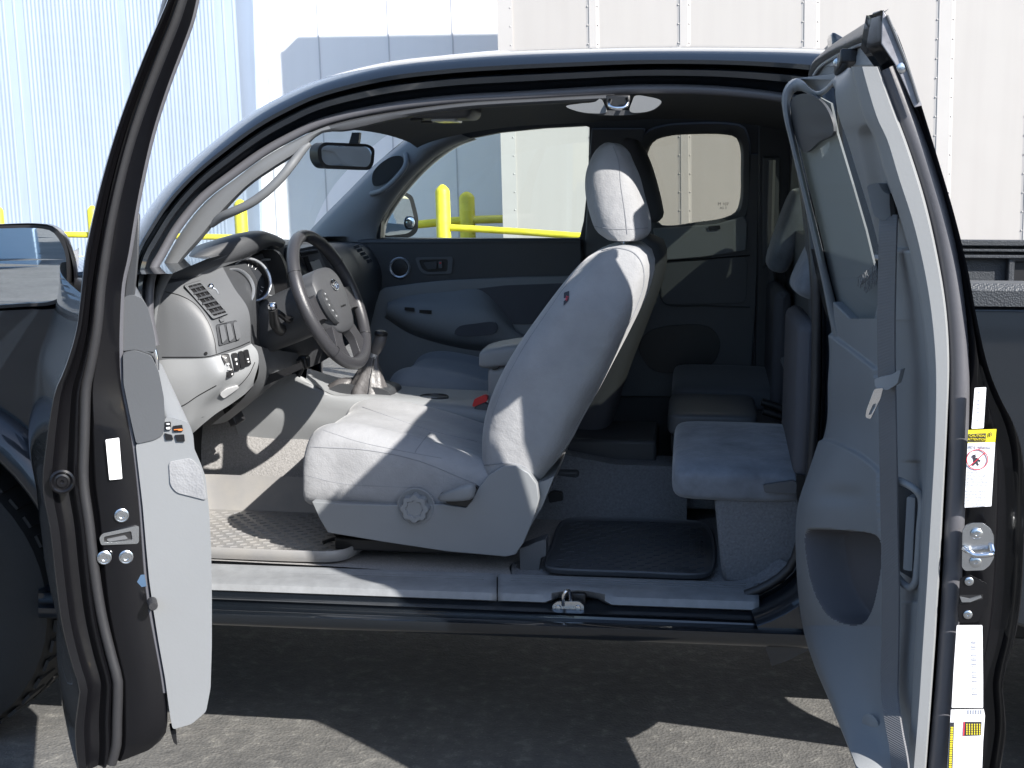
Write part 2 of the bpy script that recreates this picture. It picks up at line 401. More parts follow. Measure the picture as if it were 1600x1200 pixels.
for s_ in (2.2, 4.1, 6.0, 7.9):
    p = V((c0x+dx*s_, 8.6+dy*s_, 0))+nrm*.03; tr.append(tubev([W(p.x, p.y, -.5), W(p.x, p.y, 9)], .02, 8))
multi('cladding_trim', tr, mat('cladding_trim', (.72, .76, .82), .3, .3), bl)

# --- white building behind
wb = thing('white_building', 'bright white panelled building wall behind the truck, partly in shadow', 'building', (0, 12, 0))
def wallbox(name, x0, x1, y0, y1, z0, z1, m, par):
    vs = [W(x, y, z) for x in (x0, x1) for y in (y0, y1) for z in (z0, z1)]
    return finish(name, vs, [(0, 1, 3, 2), (4, 6, 7, 5), (0, 4, 5, 1), (2, 3, 7, 6), (0, 2, 6, 4), (1, 5, 7, 3)], m, par, smooth=False)
WY = 8.78
wallbox('wall', -9.5, 8, WY, WY+.4, -.5, 9, WHW, wb)
sm_ = []
for px in (505, 613, 712, 425):
    q = P(px, 200, WY); xx = q.x+q.z*TILT
    sm_.append(boxv((0, 0, 0), (0, 0, 0)) if False else ([W(a, b, c) for a in (xx-.006, xx+.006) for b in (WY-.006, WY+.01) for c in (-.5, 9)], [(0, 1, 3, 2), (4, 6, 7, 5), (0, 4, 5, 1), (2, 3, 7, 6), (0, 2, 6, 4), (1, 5, 7, 3)]))
multi('panel_joint', sm_, SEAM, wb, smooth=False)

# --- trailer side at the right, built as a thin wall to shape its shadow
TY = 7.0
q = P(779, 0, TY); tx0 = q.x+q.z*TILT
TZ1 = 4.53
tr_ = thing('riveted_wall', 'tall off-white metal wall of riveted panels behind the truck, a trailer side built thin for its shadow', 'wall', (tx0+4, TY, 0))
wallbox('sheet', tx0, tx0+13, TY, TY+.12, -.2, TZ1, TRL, tr_)
k = 0; riv = []; RP = (930, 1272, 1480, 1692)
first = wallbox('corner_post', tx0-.012, tx0+.10, TY-.012, TY-.001, -.2, TZ1+.01, TRP, tr_)
xs = []
def col_at(pxl, pyl=120):
    q = P(pxl, pyl, TY); return q.x+q.z*TILT
step = (col_at(1480)-col_at(930))/3.0
for px0, px1 in ((922, 933), (1063, 1075), (1256, 1275), (1465, 1485)):
    a = col_at(px0); b = col_at(px1)
    xs.append((a, b))
xs += [(xs[-1][0]+i*.62, xs[-1][1]+i*.62) for i in range(1, 11)]
for i, (a, b) in enumerate(xs):
    vs = []; 
    for z in (-.2, TZ1):
        for (x, y) in ((a-.022, TY), (a-.004, TY-.004), (a, TY-.009), (b, TY-.009), (b+.004, TY-.004), (b+.022, TY)): vs.append(W(x, y, z))
    finish('side_post', vs, [(j, j+1, j+7, j+6) for j in range(5)], TRP, tr_, ang=20)
for a, b in xs[:6]:
    for kx in (a-.011, b+.011):
        for j in range(22):
            z = .9+j*.135; riv.append(lathev(W(kx, TY-.004, z), (0, -1, 0), [(.0065, 0), (.005, .003), (.002, .0045)], 8))
for j in range(22): riv.append(lathev(W(tx0+.085, TY-.012, 0.9+j*.135), (0, -1, 0), [(.0065, 0), (.005, .003), (.002, .0045)], 8))
multi('rivet', riv, TRP, tr_)['kind'] = 'stuff'
wallbox('added_mirror_wall', 20, 20.4, -4, WY, -.5, 6, WHW, wb)  # unseen wall added to whiten the far door mirror's reflection
# --- bollards and rails
def post(px, pyt, Y, r=.06, h=None):
    q = P(px, pyt, Y); x = q.x+q.z*TILT; z = q.z
    pts = [(r, -.1), (r, z-r*.5), (r*.85, z-r*.15), (r*.5, z+.01), (.01, z+.02)]
    return W(x, Y, 0), [(a, b) for a, b in pts]
def bollard(lbl, px, pyt, Y, r):
    c, prof = post(px, pyt, Y, r)
    t_ = thing('bollard', lbl, 'bollard', c, 'yellow bollards')
    ax = V((-TILT, 0, 1)); lathe('post', c, ax, prof, YP, t_, k=24)
    return c
bollard('yellow bollard in the sun, seen through the open cab near the far mirror', 691, 293, 5.55, .048)
bollard('darker yellow bollard in the trailer shadow, seen through the open cab', 729, 303, 7.9, .066)
bollard('thick yellow bollard seen through the windshield beside the building corner', 375, 315, 7.3, .052)
bollard('yellow bollard just right of the door mirror, half behind the open door', 144, 325, 7.0, .042)
bollard('yellow bollard cut by the left edge of the photo above the mirror', -4, 325, 6.8, .042)
def rail(lbl, pts, r):
    pts = [p for p in pts]
    c = (pts[0]+pts[-1])/2
    t_ = thing('guard_rail', lbl, 'rail', (c.x, c.y, 0), 'yellow guard rails'); tube('rail_pipe', pts, r, YP, t_, n=12, k=16)
rail('bright yellow pipe rail running right from the sunlit bollard', [P(691, 355, 5.55), P(800, 361, 5.5), P(910, 369, 5.42), P(1500, 380, 5.3)], .022)
rail('shaded yellow pipe rail behind the sunlit bollard', [P(560, 356, 7.9), P(650, 351, 7.9), P(729, 344, 7.9), P(900, 341, 7.9)], .034)
rail('yellow pipe rail between the left bollards above the mirror', [P(-80, 364, 6.9), P(70, 366, 6.95), P(200, 368, 7.1), P(375, 371, 7.3)], .024)
# --- building that the mirrors and the paint see, far to the right of the lens
mw = thing('storage_building', 'grey-blue building and slatted fence reflected in the door mirror', 'building', (-4, -15, 0))
BW = mat('blue_wall', (.40, .52, .62), .6, var=(.5, .06))
box('wall', (-9, -15, 2.9), (14, 1, 5.8), BW, mw, bev=0)
box('wall', (13.5, -19, 2.2), (30, 1, 4.4), mat('pale_wall', (.42, .50, .56), .6, var=(.5, .06)), mw, bev=0)
fnc = thing('slat_fence', 'blue-grey slatted fence reflected in the door mirror', 'fence', (-1, -10, 0))
_sl = [boxv((-1.42+.034*k, -10, .68), (.024, .03, 1.36)) for k in range(180)]
multi('slat', _sl, mat('fence_slat', (.28, .38, .46), .6), fnc, smooth=False)['kind'] = 'stuff'
box('fence_rail', (1.6, -10.03, 1.28), (6.1, .04, .05), MATS['fence_slat'], fnc, bev=0)

# =================================================================== THE TRUCK
TRUCK = thing('pickup_truck', 'black extended-cab pickup with both driver-side doors swung open and grey cloth seats', 'pickup truck', (-0.4, MY, 0))
def part(name): return group_node(name, TRUCK)
dz = V((0, 0, 1))

# ---------- roof, pillars and opening frame (driver side)
OUT = [(187, 490), (189, 440), (196, 392), (220, 345), (258, 292), (300, 250), (350, 208), (400, 172), (450, 145), (500, 124), (600, 98), (700, 86), (800, 79), (900, 75.5), (1000, 73), (1150, 73), (1270, 76), (1345, 82)]
INN = [(242, 535), (233, 480), (238, 420), (254, 390), (276, 352), (315, 305), (362, 268), (411, 233), (455, 208), (500, 187), (592, 165), (700, 151), (800, 145), (900, 139), (1000, 134), (1130, 137), (1240, 150), (1300, 162)]
def pcrv(lst, n): return crv([V((a, b, 0)) for a, b in lst], n)
NF = 90
po, pi = pcrv(OUT, NF), pcrv(INN, NF)
def yb(i):                                        # tumblehome of the frame
    z = P(po[i].x, po[i].y, .15).z
    return 0.06+0.12*max(0, min(1, (z-1.2)/.45))
steps = [(0, .10), (.06, .055), (.18, .018), (.34, .0), (.44, .002), (.47, .05), (.52, .055), (.55, .022), (.60, .012), (.74, .016), (.78, .045), (.92, .06), (1.0, .062)]
rows = []
for t, dy_ in steps:
    rows.append([P(po[i].x*(1-t)+pi[i].x*t, po[i].y*(1-t)+pi[i].y*t, yb(i)+dy_) for i in range(NF)])
bs = grid('cab_frame', rows, PAINT, TRUCK, ang=50, sol=0)
tube('door_seal', [P(pi[i].x, pi[i].y+5, yb(i)+.055) for i in range(0, NF)], .0105, RUBG, bs, k=12)
# far side mirrored
rows2 = [[mir(p) for p in r] for r in rows]
kf = next(i for i in range(NF) if po[i].x > 520)
grid('cab_frame', [q_[kf:] for q_ in rows2], PAINT, TRUCK, ang=50)
# roof skin
ridx = [i for i in range(NF) if po[i].x > 500]
edge = [rows[0][i] for i in ridx]
rr_ = []
for k in range(13):
    t = k/12; y0 = edge[0].y
    rr_.append([V((e.x, e.y+(mir(e).y-e.y)*t, e.z+.05*math.sin(math.pi*t)**1.2*min(1, .35+.3*j))) if True else None for j, e in enumerate(edge)])
rf = grid('roof', rr_, PAINT, TRUCK)
# windshield
wi = [i for i in range(NF) if po[i].x <= 520]
ws = []
for k in range(11):
    t = k/10
    ws.append([V((rows[1][i].x-.10*math.sin(math.pi*t), rows[1][i].y+(mir(rows[1][i]).y-rows[1][i].y)*t, rows[1][i].z-.004)) for i in wi])
wsh = grid('windshield', ws, GL, TRUCK)
bi = wi[-4:]
wsb = []
for k in range(11):
    t = .03+.94*k/10
    wsb.append([V((rows[1][i].x-.10*math.sin(math.pi*t)+.006, rows[1][i].y+(mir(rows[1][i]).y-rows[1][i].y)*t, rows[1][i].z-.014)) for i in bi])
grid('tint_band', wsb, GLB, wsh)
# ---------- rocker and sill
def sill(name, pts, m, par, **kw):
    """pts: list of (y@x=340, y@x=936, Y)"""
    rows = []
    for ya, yb_, Y in pts:
        rows.append([P(x, ya+(yb_-ya)*(x-340)/596, Y) for x in (60, 200, 340, 500, 640, 780, 936, 1060, 1180, 1290)])
    return grid(name, rows, m, par, **kw)
rk = sill('rocker_panel', [(905, 925, .17), (924, 946, .085), (930, 952, .075), (934, 957, .058), (936, 960, .050), (939, 964, .058), (946, 968, .056), (951, 973, .03), (954, 975, .012), (960, 981, .0), (972, 994, .0), (976.5, 1000, .010), (975, 998, .10), (965, 985, .3)], PAINT, TRUCK, ang=60)

sp = []
for X0, X1 in ((-9, 776), (778, 1186)):
    top = [(889, 910, .202), (881, 902, .200), (881.5, 902.5, .195), (886, 906, .185), (897, 916, .15), (905, 924, .105), (912, 932, .088), (922, 944, .080), (926, 948, .10)]
    rows = []
    for ya, yb_, Y in top:
        r = []
        for i in range(40):
            x = max(X0, 200)+(X1-max(X0, 200))*i/39
            d = 0
            if X0 > 0:                              # the dip behind the striker
                if ya >= 905: d = -15*max(0, 1-abs(x-905)/48)**.5 if abs(x-905) < 48 else 0
                if x > 780: d += 0
            r.append(P(x, ya+(yb_-ya)*(x-340)/596+d*(.6 if ya < 920 else 1), Y+(.03 if d < -6 and ya >= 920 else 0)))
        rows.append(r)
    o = grid('sill_plate', rows, SILL, TRUCK, ang=40, sol=.004)
    gv = []
    for gy in (886, 889.5, 893):
        gv.append(tubev([P(x, gy+18.5*(x-340)/596, .19-(gy-886)*.0035) for x in (max(X0, 230)+20, 500 if X0 < 0 else 900, X1-20)], .0014, 5))
    multi('groove', gv, PLM, o)
st = part('sill_striker')
plate('striker_plate', [rr([(862, 947), (870, 940), (905, 940), (913, 947), (911, 957), (866, 957)], 4)], .070, .008, ZINC, st, bev=.001)
tube('striker_loop', [P(880, 946, .06), P(880, 932, .055), P(884, 924, .055), P(890, 924, .065), P(892, 940, .075)], .0042, CHR, st, n=16)
for x in (872, 903): lathe('striker_bolt', P(x, 950, .069), (0, -1, 0), [(.007, 0), (.006, .003), (.002, .0035)], ZINC, st, k=12)
box('striker_recess', P(905, 936, .10), (.032, .02, .034), PLX, st)
# dusty label on the rocker
# ---------- rear opening curve (black seal and jamb)
RS = [(1240, 152), (1262, 240), (1276, 340), (1284, 450), (1284, 600), (1276, 740), (1262, 840), (1240, 895), (1200, 925), (1168, 938)]
pr = pcrv(RS, 40)
rw = []
for t, dy_ in ((-13, .12), (-7, .10), (0, .09), (6, .10), (12, .075), (22, .04), (30, .02), (44, .0), (110, .0)):
    r = []
    for i in range(40):
        tn = (pr[min(i+1, 39)]-pr[max(i-1, 0)]).normalized(); nn = V((-tn.y, tn.x, 0))
        if nn.x < 0: nn = -nn
        if i > 30: nn = V((abs(nn.x), abs(nn.y), 0))
        q = pr[i]+nn*t; f = max(0, min(1, (1.2-P(q.x, q.y, .1).z)/-.45))
        r.append(P(q.x, q.y, dy_+.02+f*.11))
    rw.append(r)
rwo = grid('rear_door_frame', rw[2:], PAINT, TRUCK, ang=50)
tube('door_seal', [rw[0][i].lerp(rw[1][i], .6) for i in range(40)], .011, RUB, rwo, k=10)
rt_ = []
for t, Y in ((-40, .42), (-22, .17), (-12, .135)):
    r = []
    for i in range(26):
        q = pr[i]; f = max(0, min(1, (1.2-P(q.x, q.y, .1).z)/-.45)); r.append(P(q.x+t*.55, q.y, Y+f*.1))
    rt_.append(r)
grid('pillar_trim', rt_, PLM, TRUCK)

# ---------- rear body: cab back, bed sides
RX = 0.33
def pl_xz(name, pts, Y, th, m, par, **kw):
    fn = lambda x, y: V((x, Y, y))
    o = pts if isinstance(pts[0][0], (list, tuple)) else [pts]
    vs, fs = platev(o, fn, V((0, th, 0))); return finish(name, vs, fs, m, par, **kw)
def pl_yz(name, pts, X, th, m, par, **kw):
    fn = lambda x, y: V((X, x, y))
    o = pts if isinstance(pts[0][0], (list, tuple)) else [pts]
    vs, fs = platev(o, fn, V((th, 0, 0))); return finish(name, vs, fs, m, par, **kw)
bedz = P(1560, 478, .0).z
arch = [(1.41+.47*math.cos(a), .40+.47*math.sin(a)) for a in [math.pi*(1-k/16) for k in range(17)]]
bd = part('bed')
for nm, Y in (('bed_side', 0.0), ('bed_side', 2*MY-.06)):
    pl_xz(nm, [(RX+.12, bedz), (RX+.12, .53)]+arch+[(2.3, .5), (2.3, bedz)], Y, .06, PAINT, bd, bev=.01)
    cp = [(-.012, -.012), (-.014, .02), (-.004, .034), (.05, .036), (.075, .030), (.08, -.02)]
    rws = [[V((x, Y+a, bedz+.012+b)) for a, b in cp] for x in (RX+.11, 1.0, 2.3)]
    grid('bed_rail_cap', rws, BEDM, bd, cap=True, close=True, ang=30)
# inside liner of the far bed side with its cleat rail
fy = 2*MY-.09
pl_xz('bed_liner', [(RX+.1, bedz+.05), (RX+.1, .7), (2.3, .7), (2.3, bedz+.05)], fy, .02, BEDM, bd)
for z, r in ((bedz+.052, .012), (bedz+.028, .006), (bedz+.008, .007)):
    box('cleat_rail', ((RX+2.4)/2, fy-.02-r*.5, z), (2.0, .03+r, r*1.6), BEDM, bd, bev=.003)
q0 = P(1576, 398, fy-.03); q1 = P(1680, 470, fy-.03)
w_ = .012
pl_xz('storage_frame', [[(q0.x, q0.z), (q1.x, q0.z), (q1.x, q1.z), (q0.x, q1.z)], [(q0.x+.022, q0.z-.022), (q1.x-.022, q0.z-.022), (q1.x-.022, q1.z+.02), (q0.x+.022, q1.z+.02)]], fy-.03, .028, BEDM, bd, bev=.006)
pl_xz('storage_recess', [(q0.x+.02, q0.z-.02), (q1.x-.02, q0.z-.02), (q1.x-.02, q1.z+.02), (q0.x+.02, q1.z+.02)], fy-.006, .004, PLX, bd)
box('bed_floor', (1.35, MY, .70), (1.95, 1.6, .03), BEDM, bd)
box('bed_front', (RX+.13, MY, .94), (.03, 1.6, .5), BEDM, bd)
box('tailgate', (2.32, MY, .82), (.05, 1.68, .62), PAINT, bd, bev=.01)
# cab rear quarter (driver side) behind the rear door hinge
pl_xz('rear_quarter', [(.335, .46), (.43, .46), (.43, 1.18), (.41, 1.4), (.34, 1.66), (.27, 1.70), (.30, 1.4), (.335, 1.18)], .03, .10, PAINT, TRUCK, bev=.01)
pl_xz('rear_quarter', [(.25, .46), (.43, .46), (.43, 1.18), (.41, 1.4), (.34, 1.66), (.20, 1.70), (.22, 1.4), (.25, 1.18)], 2*MY-.14, .10, PAINT, TRUCK, bev=.01)
# cab back wall with its window
bw = pl_yz('cab_back_wall', [[(.10, .46), (1.64, .46), (1.64, 1.2), (1.54, 1.66), (1.35, 1.71), (.39, 1.71), (.20, 1.66), (.10, 1.2)], rr([(.24, 1.25), (1.50, 1.25), (1.42, 1.565), (.32, 1.565)], .05)[::-1]], .30, .05, PLM, TRUCK, bev=.004)
pl_yz('rear_window', rr([(.23, 1.24), (1.51, 1.24), (1.43, 1.575), (.31, 1.575)], .05), .325, .004, GLW, bw, smooth=False)
# ---------- front end
fa = [(-1.84+.44*math.cos(a), .42+.46*math.sin(a)) for a in [math.pi*(1-k/20) for k in range(21)]]
for Y, s_ in ((.0, 1), (2*MY, -1)):
    fsec = []
    fpts = [(-2.75, .5)]+fa+[(-1.345, .44), (-1.315, .44), (-1.315, 1.20), (-1.9, 1.13), (-2.4, 1.06), (-2.75, .95)]
    fen = pl_xz('front_fender', fpts, Y+.012*s_, .03*s_, PAINT, TRUCK, bev=.008)
    # flare
    fl = []
    for a in [math.pi*(-.02+1.04*k/28) for k in range(29)]:
        cx, cz = math.cos(a), math.sin(a)
        fl.append([V((-1.84+cx*(.44+r)*1.0, Y+d*s_, .42+cz*(.46+r))) for r, d in ((-.012, .06), (-.012, -.045), (.0, -.052), (.03, -.045), (.06, -.015), (.066, .014))])
    grid('fender_flare', fl, PAINT, fen, ang=60)
    # wheel
    wh = part('wheel'); wc = V((-1.90, Y+.19*s_, .375))
    pr_ = [(.20, .11), (.26, .125), (.33, .125), (.365, .11), (.378, .07), (.38, 0), (.378, -.07), (.365, -.11), (.33, -.125), (.26, -.125), (.22, -.11)]
    tv = [lathev(wc, (0, -s_, 0), pr_[::-1], 48)]
    for off in (-.06, .06):
        for k in range(44):
            a = 2*math.pi*k/44
            rot = Matrix.Rotation(-a, 3, 'Y')
            tv.append(boxv(wc+rot @ V((.380, off, 0)), (.008, .075, .030), rot))
    multi('tyre', tv, TYRE, wh)
    lathe('rim', wc, (0, -s_, 0), [(.06, -.1), (.06, .06), (.05, .075), (.16, .055), (.19, .06), (.215, .10), (.222, .12), (.222, -.1)], SIL, wh, k=40)
for Y, s_ in ((.0, 1), (2*MY, -1)):
    wh = part('wheel'); wc = V((1.41, Y+.14*s_, .375))
    lathe('tyre', wc, (0, -s_, 0), pr_[::-1], TYRE, wh, k=48)
    lathe('rim', wc, (0, -s_, 0), [(.06, -.1), (.06, .06), (.05, .075), (.16, .055), (.19, .06), (.215, .10), (.222, .12), (.222, -.1)], SIL, wh, k=40)
hd = []
for k in range(9):
    t = k/8; y = .03+(2*MY-.06)*t; c = math.sin(math.pi*t)**.6
    hd.append([V((x, y, z+.035*c)) for x, z in ((-1.16, 1.19), (-1.35, 1.185), (-1.6, 1.16), (-2.0, 1.12), (-2.4, 1.06), (-2.7, .97))])
grid('hood', hd, PAINT, TRUCK)
box('front_bumper', (-2.85, MY, .6), (.25, 1.7, .3), PAINT, TRUCK, bev=.05)
box('grille', (-2.74, MY, .86), (.06, 1.2, .22), CHR, TRUCK, bev=.02)
box('inner_wheelhouse', (-2.1, MY, .78), (1.4, 1.15, .5), PLX, TRUCK)
# underbody; it and the mud flap are unseen, added to cast shadow
ub = box('underbody', (-.45, MY, .39), (1.75, 1.30, .04), PLX, TRUCK)
for y in (.45, 1.29): box('frame_rail', (-.1, y, .35), (4.6, .07, .12), PLX, TRUCK)
box('mud_flap', (.95, .14, .28), (.012, .24, .30), RUB, TRUCK)
tube('exhaust_pipe', [V((-1.0, 1.15, .40)), V((.2, 1.15, .38)), V((1.0, 1.2, .40)), V((2.2, 1.25, .40))], .03, ZINC, TRUCK, n=14)

# ---------- floor, firewall, headliner
FZ = .458
fl = part('cab_floor')
# front carpet
surf('front_carpet', [[P(236, 872, .22), P(340, 876, .22), P(420, 880, .22), P(520, 885, .215), P(640, 893, .215), P(800, 903, .215)],
     [PZ(236, 850, FZ-.006), PZ(340, 855, FZ-.006), PZ(420, 860, FZ-.006), PZ(520, 868, FZ-.006), PZ(640, 870, FZ), PZ(800, 880, FZ)],
     [V((-1.42, .45, FZ-.008)), V((-1.15, .45, FZ-.010)), V((-.9, .45, FZ-.010)), V((-.7, .45, FZ-.008)), V((-.5, .45, FZ)), V((-.3, .45, FZ))],
     [V((-1.42, .78, FZ-.008)), V((-1.18, .78, FZ-.008)), V((-.95, .76, FZ-.008)), V((-.7, .76, FZ-.008)), V((-.5, .76, FZ)), V((-.3, .76, FZ))]], CARP, fl, nv=50, nu=24)
# toe board
surf('toe_board', [[V((-1.36, .2, FZ-.012)), V((-1.40, .2, FZ+.01)), V((-1.46, .2, FZ+.14)), V((-1.48, .2, FZ+.5))],
     [V((-1.34, .80, FZ-.012)), V((-1.38, .80, FZ+.02)), V((-1.44, .80, FZ+.14)), V((-1.48, .80, FZ+.5))]], CARP, fl, nv=20)
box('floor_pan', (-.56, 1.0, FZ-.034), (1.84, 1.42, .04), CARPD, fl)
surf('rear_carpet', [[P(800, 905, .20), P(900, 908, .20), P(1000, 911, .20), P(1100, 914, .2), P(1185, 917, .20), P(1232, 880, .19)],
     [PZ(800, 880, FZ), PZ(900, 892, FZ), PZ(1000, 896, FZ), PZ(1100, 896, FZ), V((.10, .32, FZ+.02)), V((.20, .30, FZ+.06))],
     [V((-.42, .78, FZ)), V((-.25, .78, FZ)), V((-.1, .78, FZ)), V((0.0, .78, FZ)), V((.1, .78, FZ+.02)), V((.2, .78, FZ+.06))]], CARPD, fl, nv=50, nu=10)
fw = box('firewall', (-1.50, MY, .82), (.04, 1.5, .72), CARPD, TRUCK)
box('hinge_pillar', (-1.325, .12, .82), (.05, .20, .76), PAINT, TRUCK, bev=.01)
# tunnel
tn = []
for x in (-1.47, -1.1, -.8, -.5, -.2, .0):
    h = .30 if x < -1.0 else (.24 if x < -.6 else (.20 if x < -.25 else .15))
    tn.append([V((x, .74, FZ-.01)), V((x, .76, FZ+h*.6)), V((x, .80, FZ+h)), V((x, .94, FZ+h)), V((x, .98, FZ+h*.6)), V((x, 1.0, FZ-.01))])
grid('tunnel_carpet', tn[:4], CARP, fl, ang=50); grid('tunnel_carpet', tn[3:], CARPD, fl, ang=50)  # rear half of the tunnel takes the darker copy for its shade
# headliner
hl = []
hidx = [i for i in range(NF) if pi[i].x > 470]
for k in range(13):
    t = k/12
    hl.append([V((a.x, a.y+(mir(a).y-a.y)*t, a.z-.012+.03*math.sin(math.pi*t)**.6)) for a in (rows_ for rows_ in [P(pi[i].x, pi[i].y+4, yb(i)+.07) for i in hidx])])
grid('headliner', hl, HEAD, TRUCK)

plate('pillar_base', [(185, 430), (215, 362), (232, 385), (222, 430), (222, 480), (228, 560), (200, 560), (190, 480)], .15, .05, PAINT, TRUCK, bev=.003)
# near pillar trim with grab handle (driver side windshield pillar)
PTa = [(236, 500), (240, 460), (250, 425), (268, 388), (292, 350), (325, 312), (368, 279), (411, 247), (455, 222), (500, 201), (540, 189), (620, 174), (720, 161), (850, 153), (960, 147)]
PTb = [(244, 512), (251, 472), (262, 442), (284, 408), (314, 375), (346, 336), (388, 292), (428, 264), (468, 238), (503, 208), (542, 205), (620, 187), (720, 172), (850, 163), (960, 158)]
a_, b_ = pcrv(PTa, 60), pcrv(PTb, 60)
plt = part('windshield_pillar_trim')
r3 = []
for t, Y in ((0, .20), (.15, .188), (.5, .186), (.85, .19), (1, .205), (1.02, .26)):
    r3.append([P(a_[i].x*(1-t)+b_[i].x*t, a_[i].y*(1-t)+b_[i].y*t, Y+.03*max(0, min(1, (a_[i].x-400)/200))) for i in range(60)])
kx = next(i for i in range(60) if a_[i].x > 505)
ptr = grid('trim_panel', [q_[:kx+1] for q_ in r3], PLP, plt, ang=50)
grid('roof_edge_trim', [q_[kx:] for q_ in r3], PLD, TRUCK, ang=50)
tube('grab_handle', [P(330, 352, .20), P(344, 340, .19), P(358, 333, .18), P(377, 325, .174), P(397, 314, .172), P(417, 299, .173), P(436, 281, .178), P(452, 262, .186), P(464, 246, .198), P(474, 233, .204), P(484, 224, .21)], [.007, .009, .010]+[.0105]*16+[.010, .009, .007], PLP, plt, n=22, k=14)

# roof rail latch with its two covers
rl = part('roof_latch')
YL = .205
plate('cover', sm2([(884, 166), (905, 162), (930, 159), (938, 154), (945, 166), (948, 175), (925, 177), (900, 173)], 40), YL, .03, PLP, rl, bev=.003)
plate('cover', sm2([(984, 174), (988, 158), (992, 150), (1012, 151), (1033, 158), (1026, 168), (1008, 175)], 40), YL, .03, PLP, rl, bev=.003)
plate('cover_base', sm2([(890, 166), (940, 172), (985, 172), (1015, 170), (1000, 177), (950, 180), (915, 176)], 40), YL+.01, .02, PLD, rl, bev=.002)
box('recess', P(966, 159, YL+.02), (.055, .02, .03), PLX, rl)
tube('striker_loop', [P(953, 156, YL), P(952, 164, YL-.012), P(957, 168, YL-.016), P(975, 168, YL-.016), P(980, 163, YL-.012), P(979, 155, YL)], .0045, CHR, rl, n=18)

# dome lamp / overhead console
oc = part('dome_lamp')
pz = 1.603
def PZl(lst, z): return [PZ(x, y, z) for x, y in lst]
def zplate(name, lst, z, th, m, par, **kw):
    polys = [[V((x, y, 0)) for x, y in lst]]; tr_i = tessellate_polygon(polys); n = len(lst)
    a = [PZ(x, y, z) for x, y in lst]; b = [p+V((0, 0, th)) for p in a]
    fs = [tuple(t) for t in tr_i]+[tuple(i+n for i in t[::-1]) for t in tr_i]+[(i, (i+1) % n, (i+1) % n+n, i+n) for i in range(n)]
    return finish(name, a+b, fs, m, par, **kw)
lc = P(690, 190, MY)+V((0, 0, .018))
vs, fs = boxv(lc+V((0, 0, .012)), (.20, .20, .05)); finish('lamp_housing', vs, fs, PLM, oc, bev=.022, seg=4)
box('lamp_lens', lc+V((.015, 0, -.015)), (.07, .11, .01), mat('lamp_lens', (.62, .66, .68), .25), oc, bev=.004)
for yy in (-.07, .07): box('map_switch', lc+V((-.055, yy, -.015)), (.035, .025, .008), PLD, oc)

# rear-view mirror
rm = part('rearview_mirror')
YR = .80
mo = rr([(496, 232), (505, 222), (575, 225), (586, 232), (584, 256), (578, 266), (506, 263), (497, 250)], 8)
plate('mirror_housing', mo, lambda x, y: P(x, y, YR+(x-497)*.0009), 0, PLX, rm, dvec=V((-.03, .02, 0)), bev=.006)
plate('mirror_glass', rr([(502, 231), (510, 227), (572, 229), (581, 234), (579, 254), (574, 261), (510, 258), (503, 250)], 6), lambda x, y: P(x, y, YR-.004+(x-497)*.0009), 0, MIRR, rm, dvec=V((-.002, .002, 0)))
plate('mirror_stem', [(545, 224), (550, 207), (562, 207), (560, 224)], YR+.03, .02, PLX, rm)

# ---------- far side of the cab
FY = 1.585
fwall = [(560, 760), (560, 420), (470, 378), (505, 338), (545, 298), (580, 262), (615, 232), (640, 212), (690, 196), (780, 180), (1000, 172), (1210, 178), (1245, 220), (1262, 400), (1262, 760)]
win1 = [(590, 372), (594, 352), (604, 330), (622, 304), (648, 272), (675, 247), (705, 228), (735, 216), (780, 207), (850, 200), (915, 196.5), (921, 199), (919, 280), (912, 345), (906, 370), (900, 373)]
win2 = sm2([(1012, 238), (1022, 220), (1045, 212), (1085, 209), (1130, 209.5), (1150, 214), (1157, 230), (1158, 270), (1157, 310), (1150, 331), (1130, 341), (1085, 348), (1045, 353), (1030, 350), (1022, 320), (1012, 280)], 60)
fwl = plate('far_side_panel', [fwall, win1[::-1], win2], FY, .05, PLD, TRUCK, bev=.003)
# reveal ring of quarter window
def ring(name, cen, outer_scale, Y0, Y1, m, par):
    c = V((sum(p[0] for p in cen)/len(cen), sum(p[1] for p in cen)/len(cen), 0)); rws = []
    for sx, Y in ((1.0, FY+.002), (1.0, FY-.004), (1.05, Y0), (outer_scale, Y1), (outer_scale+.03, FY)):
        rws.append([P(c.x+(x-c.x)*sx, c.y+(y-c.y)*(1+(sx-1)*1.3), Y) for x, y in cen])
    return grid(name, rws, m, par, close=True)
ring('window_surround', win2, 1.17, FY-.016, FY-.022, PLM, fwl)
plate('quarter_glass', sm2([(1006, 236), (1018, 214), (1045, 206), (1090, 204), (1140, 205), (1160, 214), (1163, 270), (1161, 325), (1145, 346), (1085, 353), (1030, 357), (1016, 320)], 50), FY+.045, .004, GLT if False else GLR, fwl, smooth=False)
plate('door_glass', [(584, 380), (590, 345), (618, 300), (650, 265), (700, 225), (780, 203), (925, 193), (922, 290), (910, 380)], FY+.04, .004, GL, fwl, smooth=False)
q = P(1131, 322, FY+.04)
for i_, t_ in enumerate(('▪▪ ▪', '▪ ▪▪', '▪▪▪')):
    pass
text('glass_mark', 'M 107', P(1130, 319, FY+.04), V((1, 0, 0)), dz, .014, INK, fwl); text('glass_mark', 'AS 3', P(1130, 325, FY+.04), V((1, 0, 0)), dz, .012, INK, fwl)
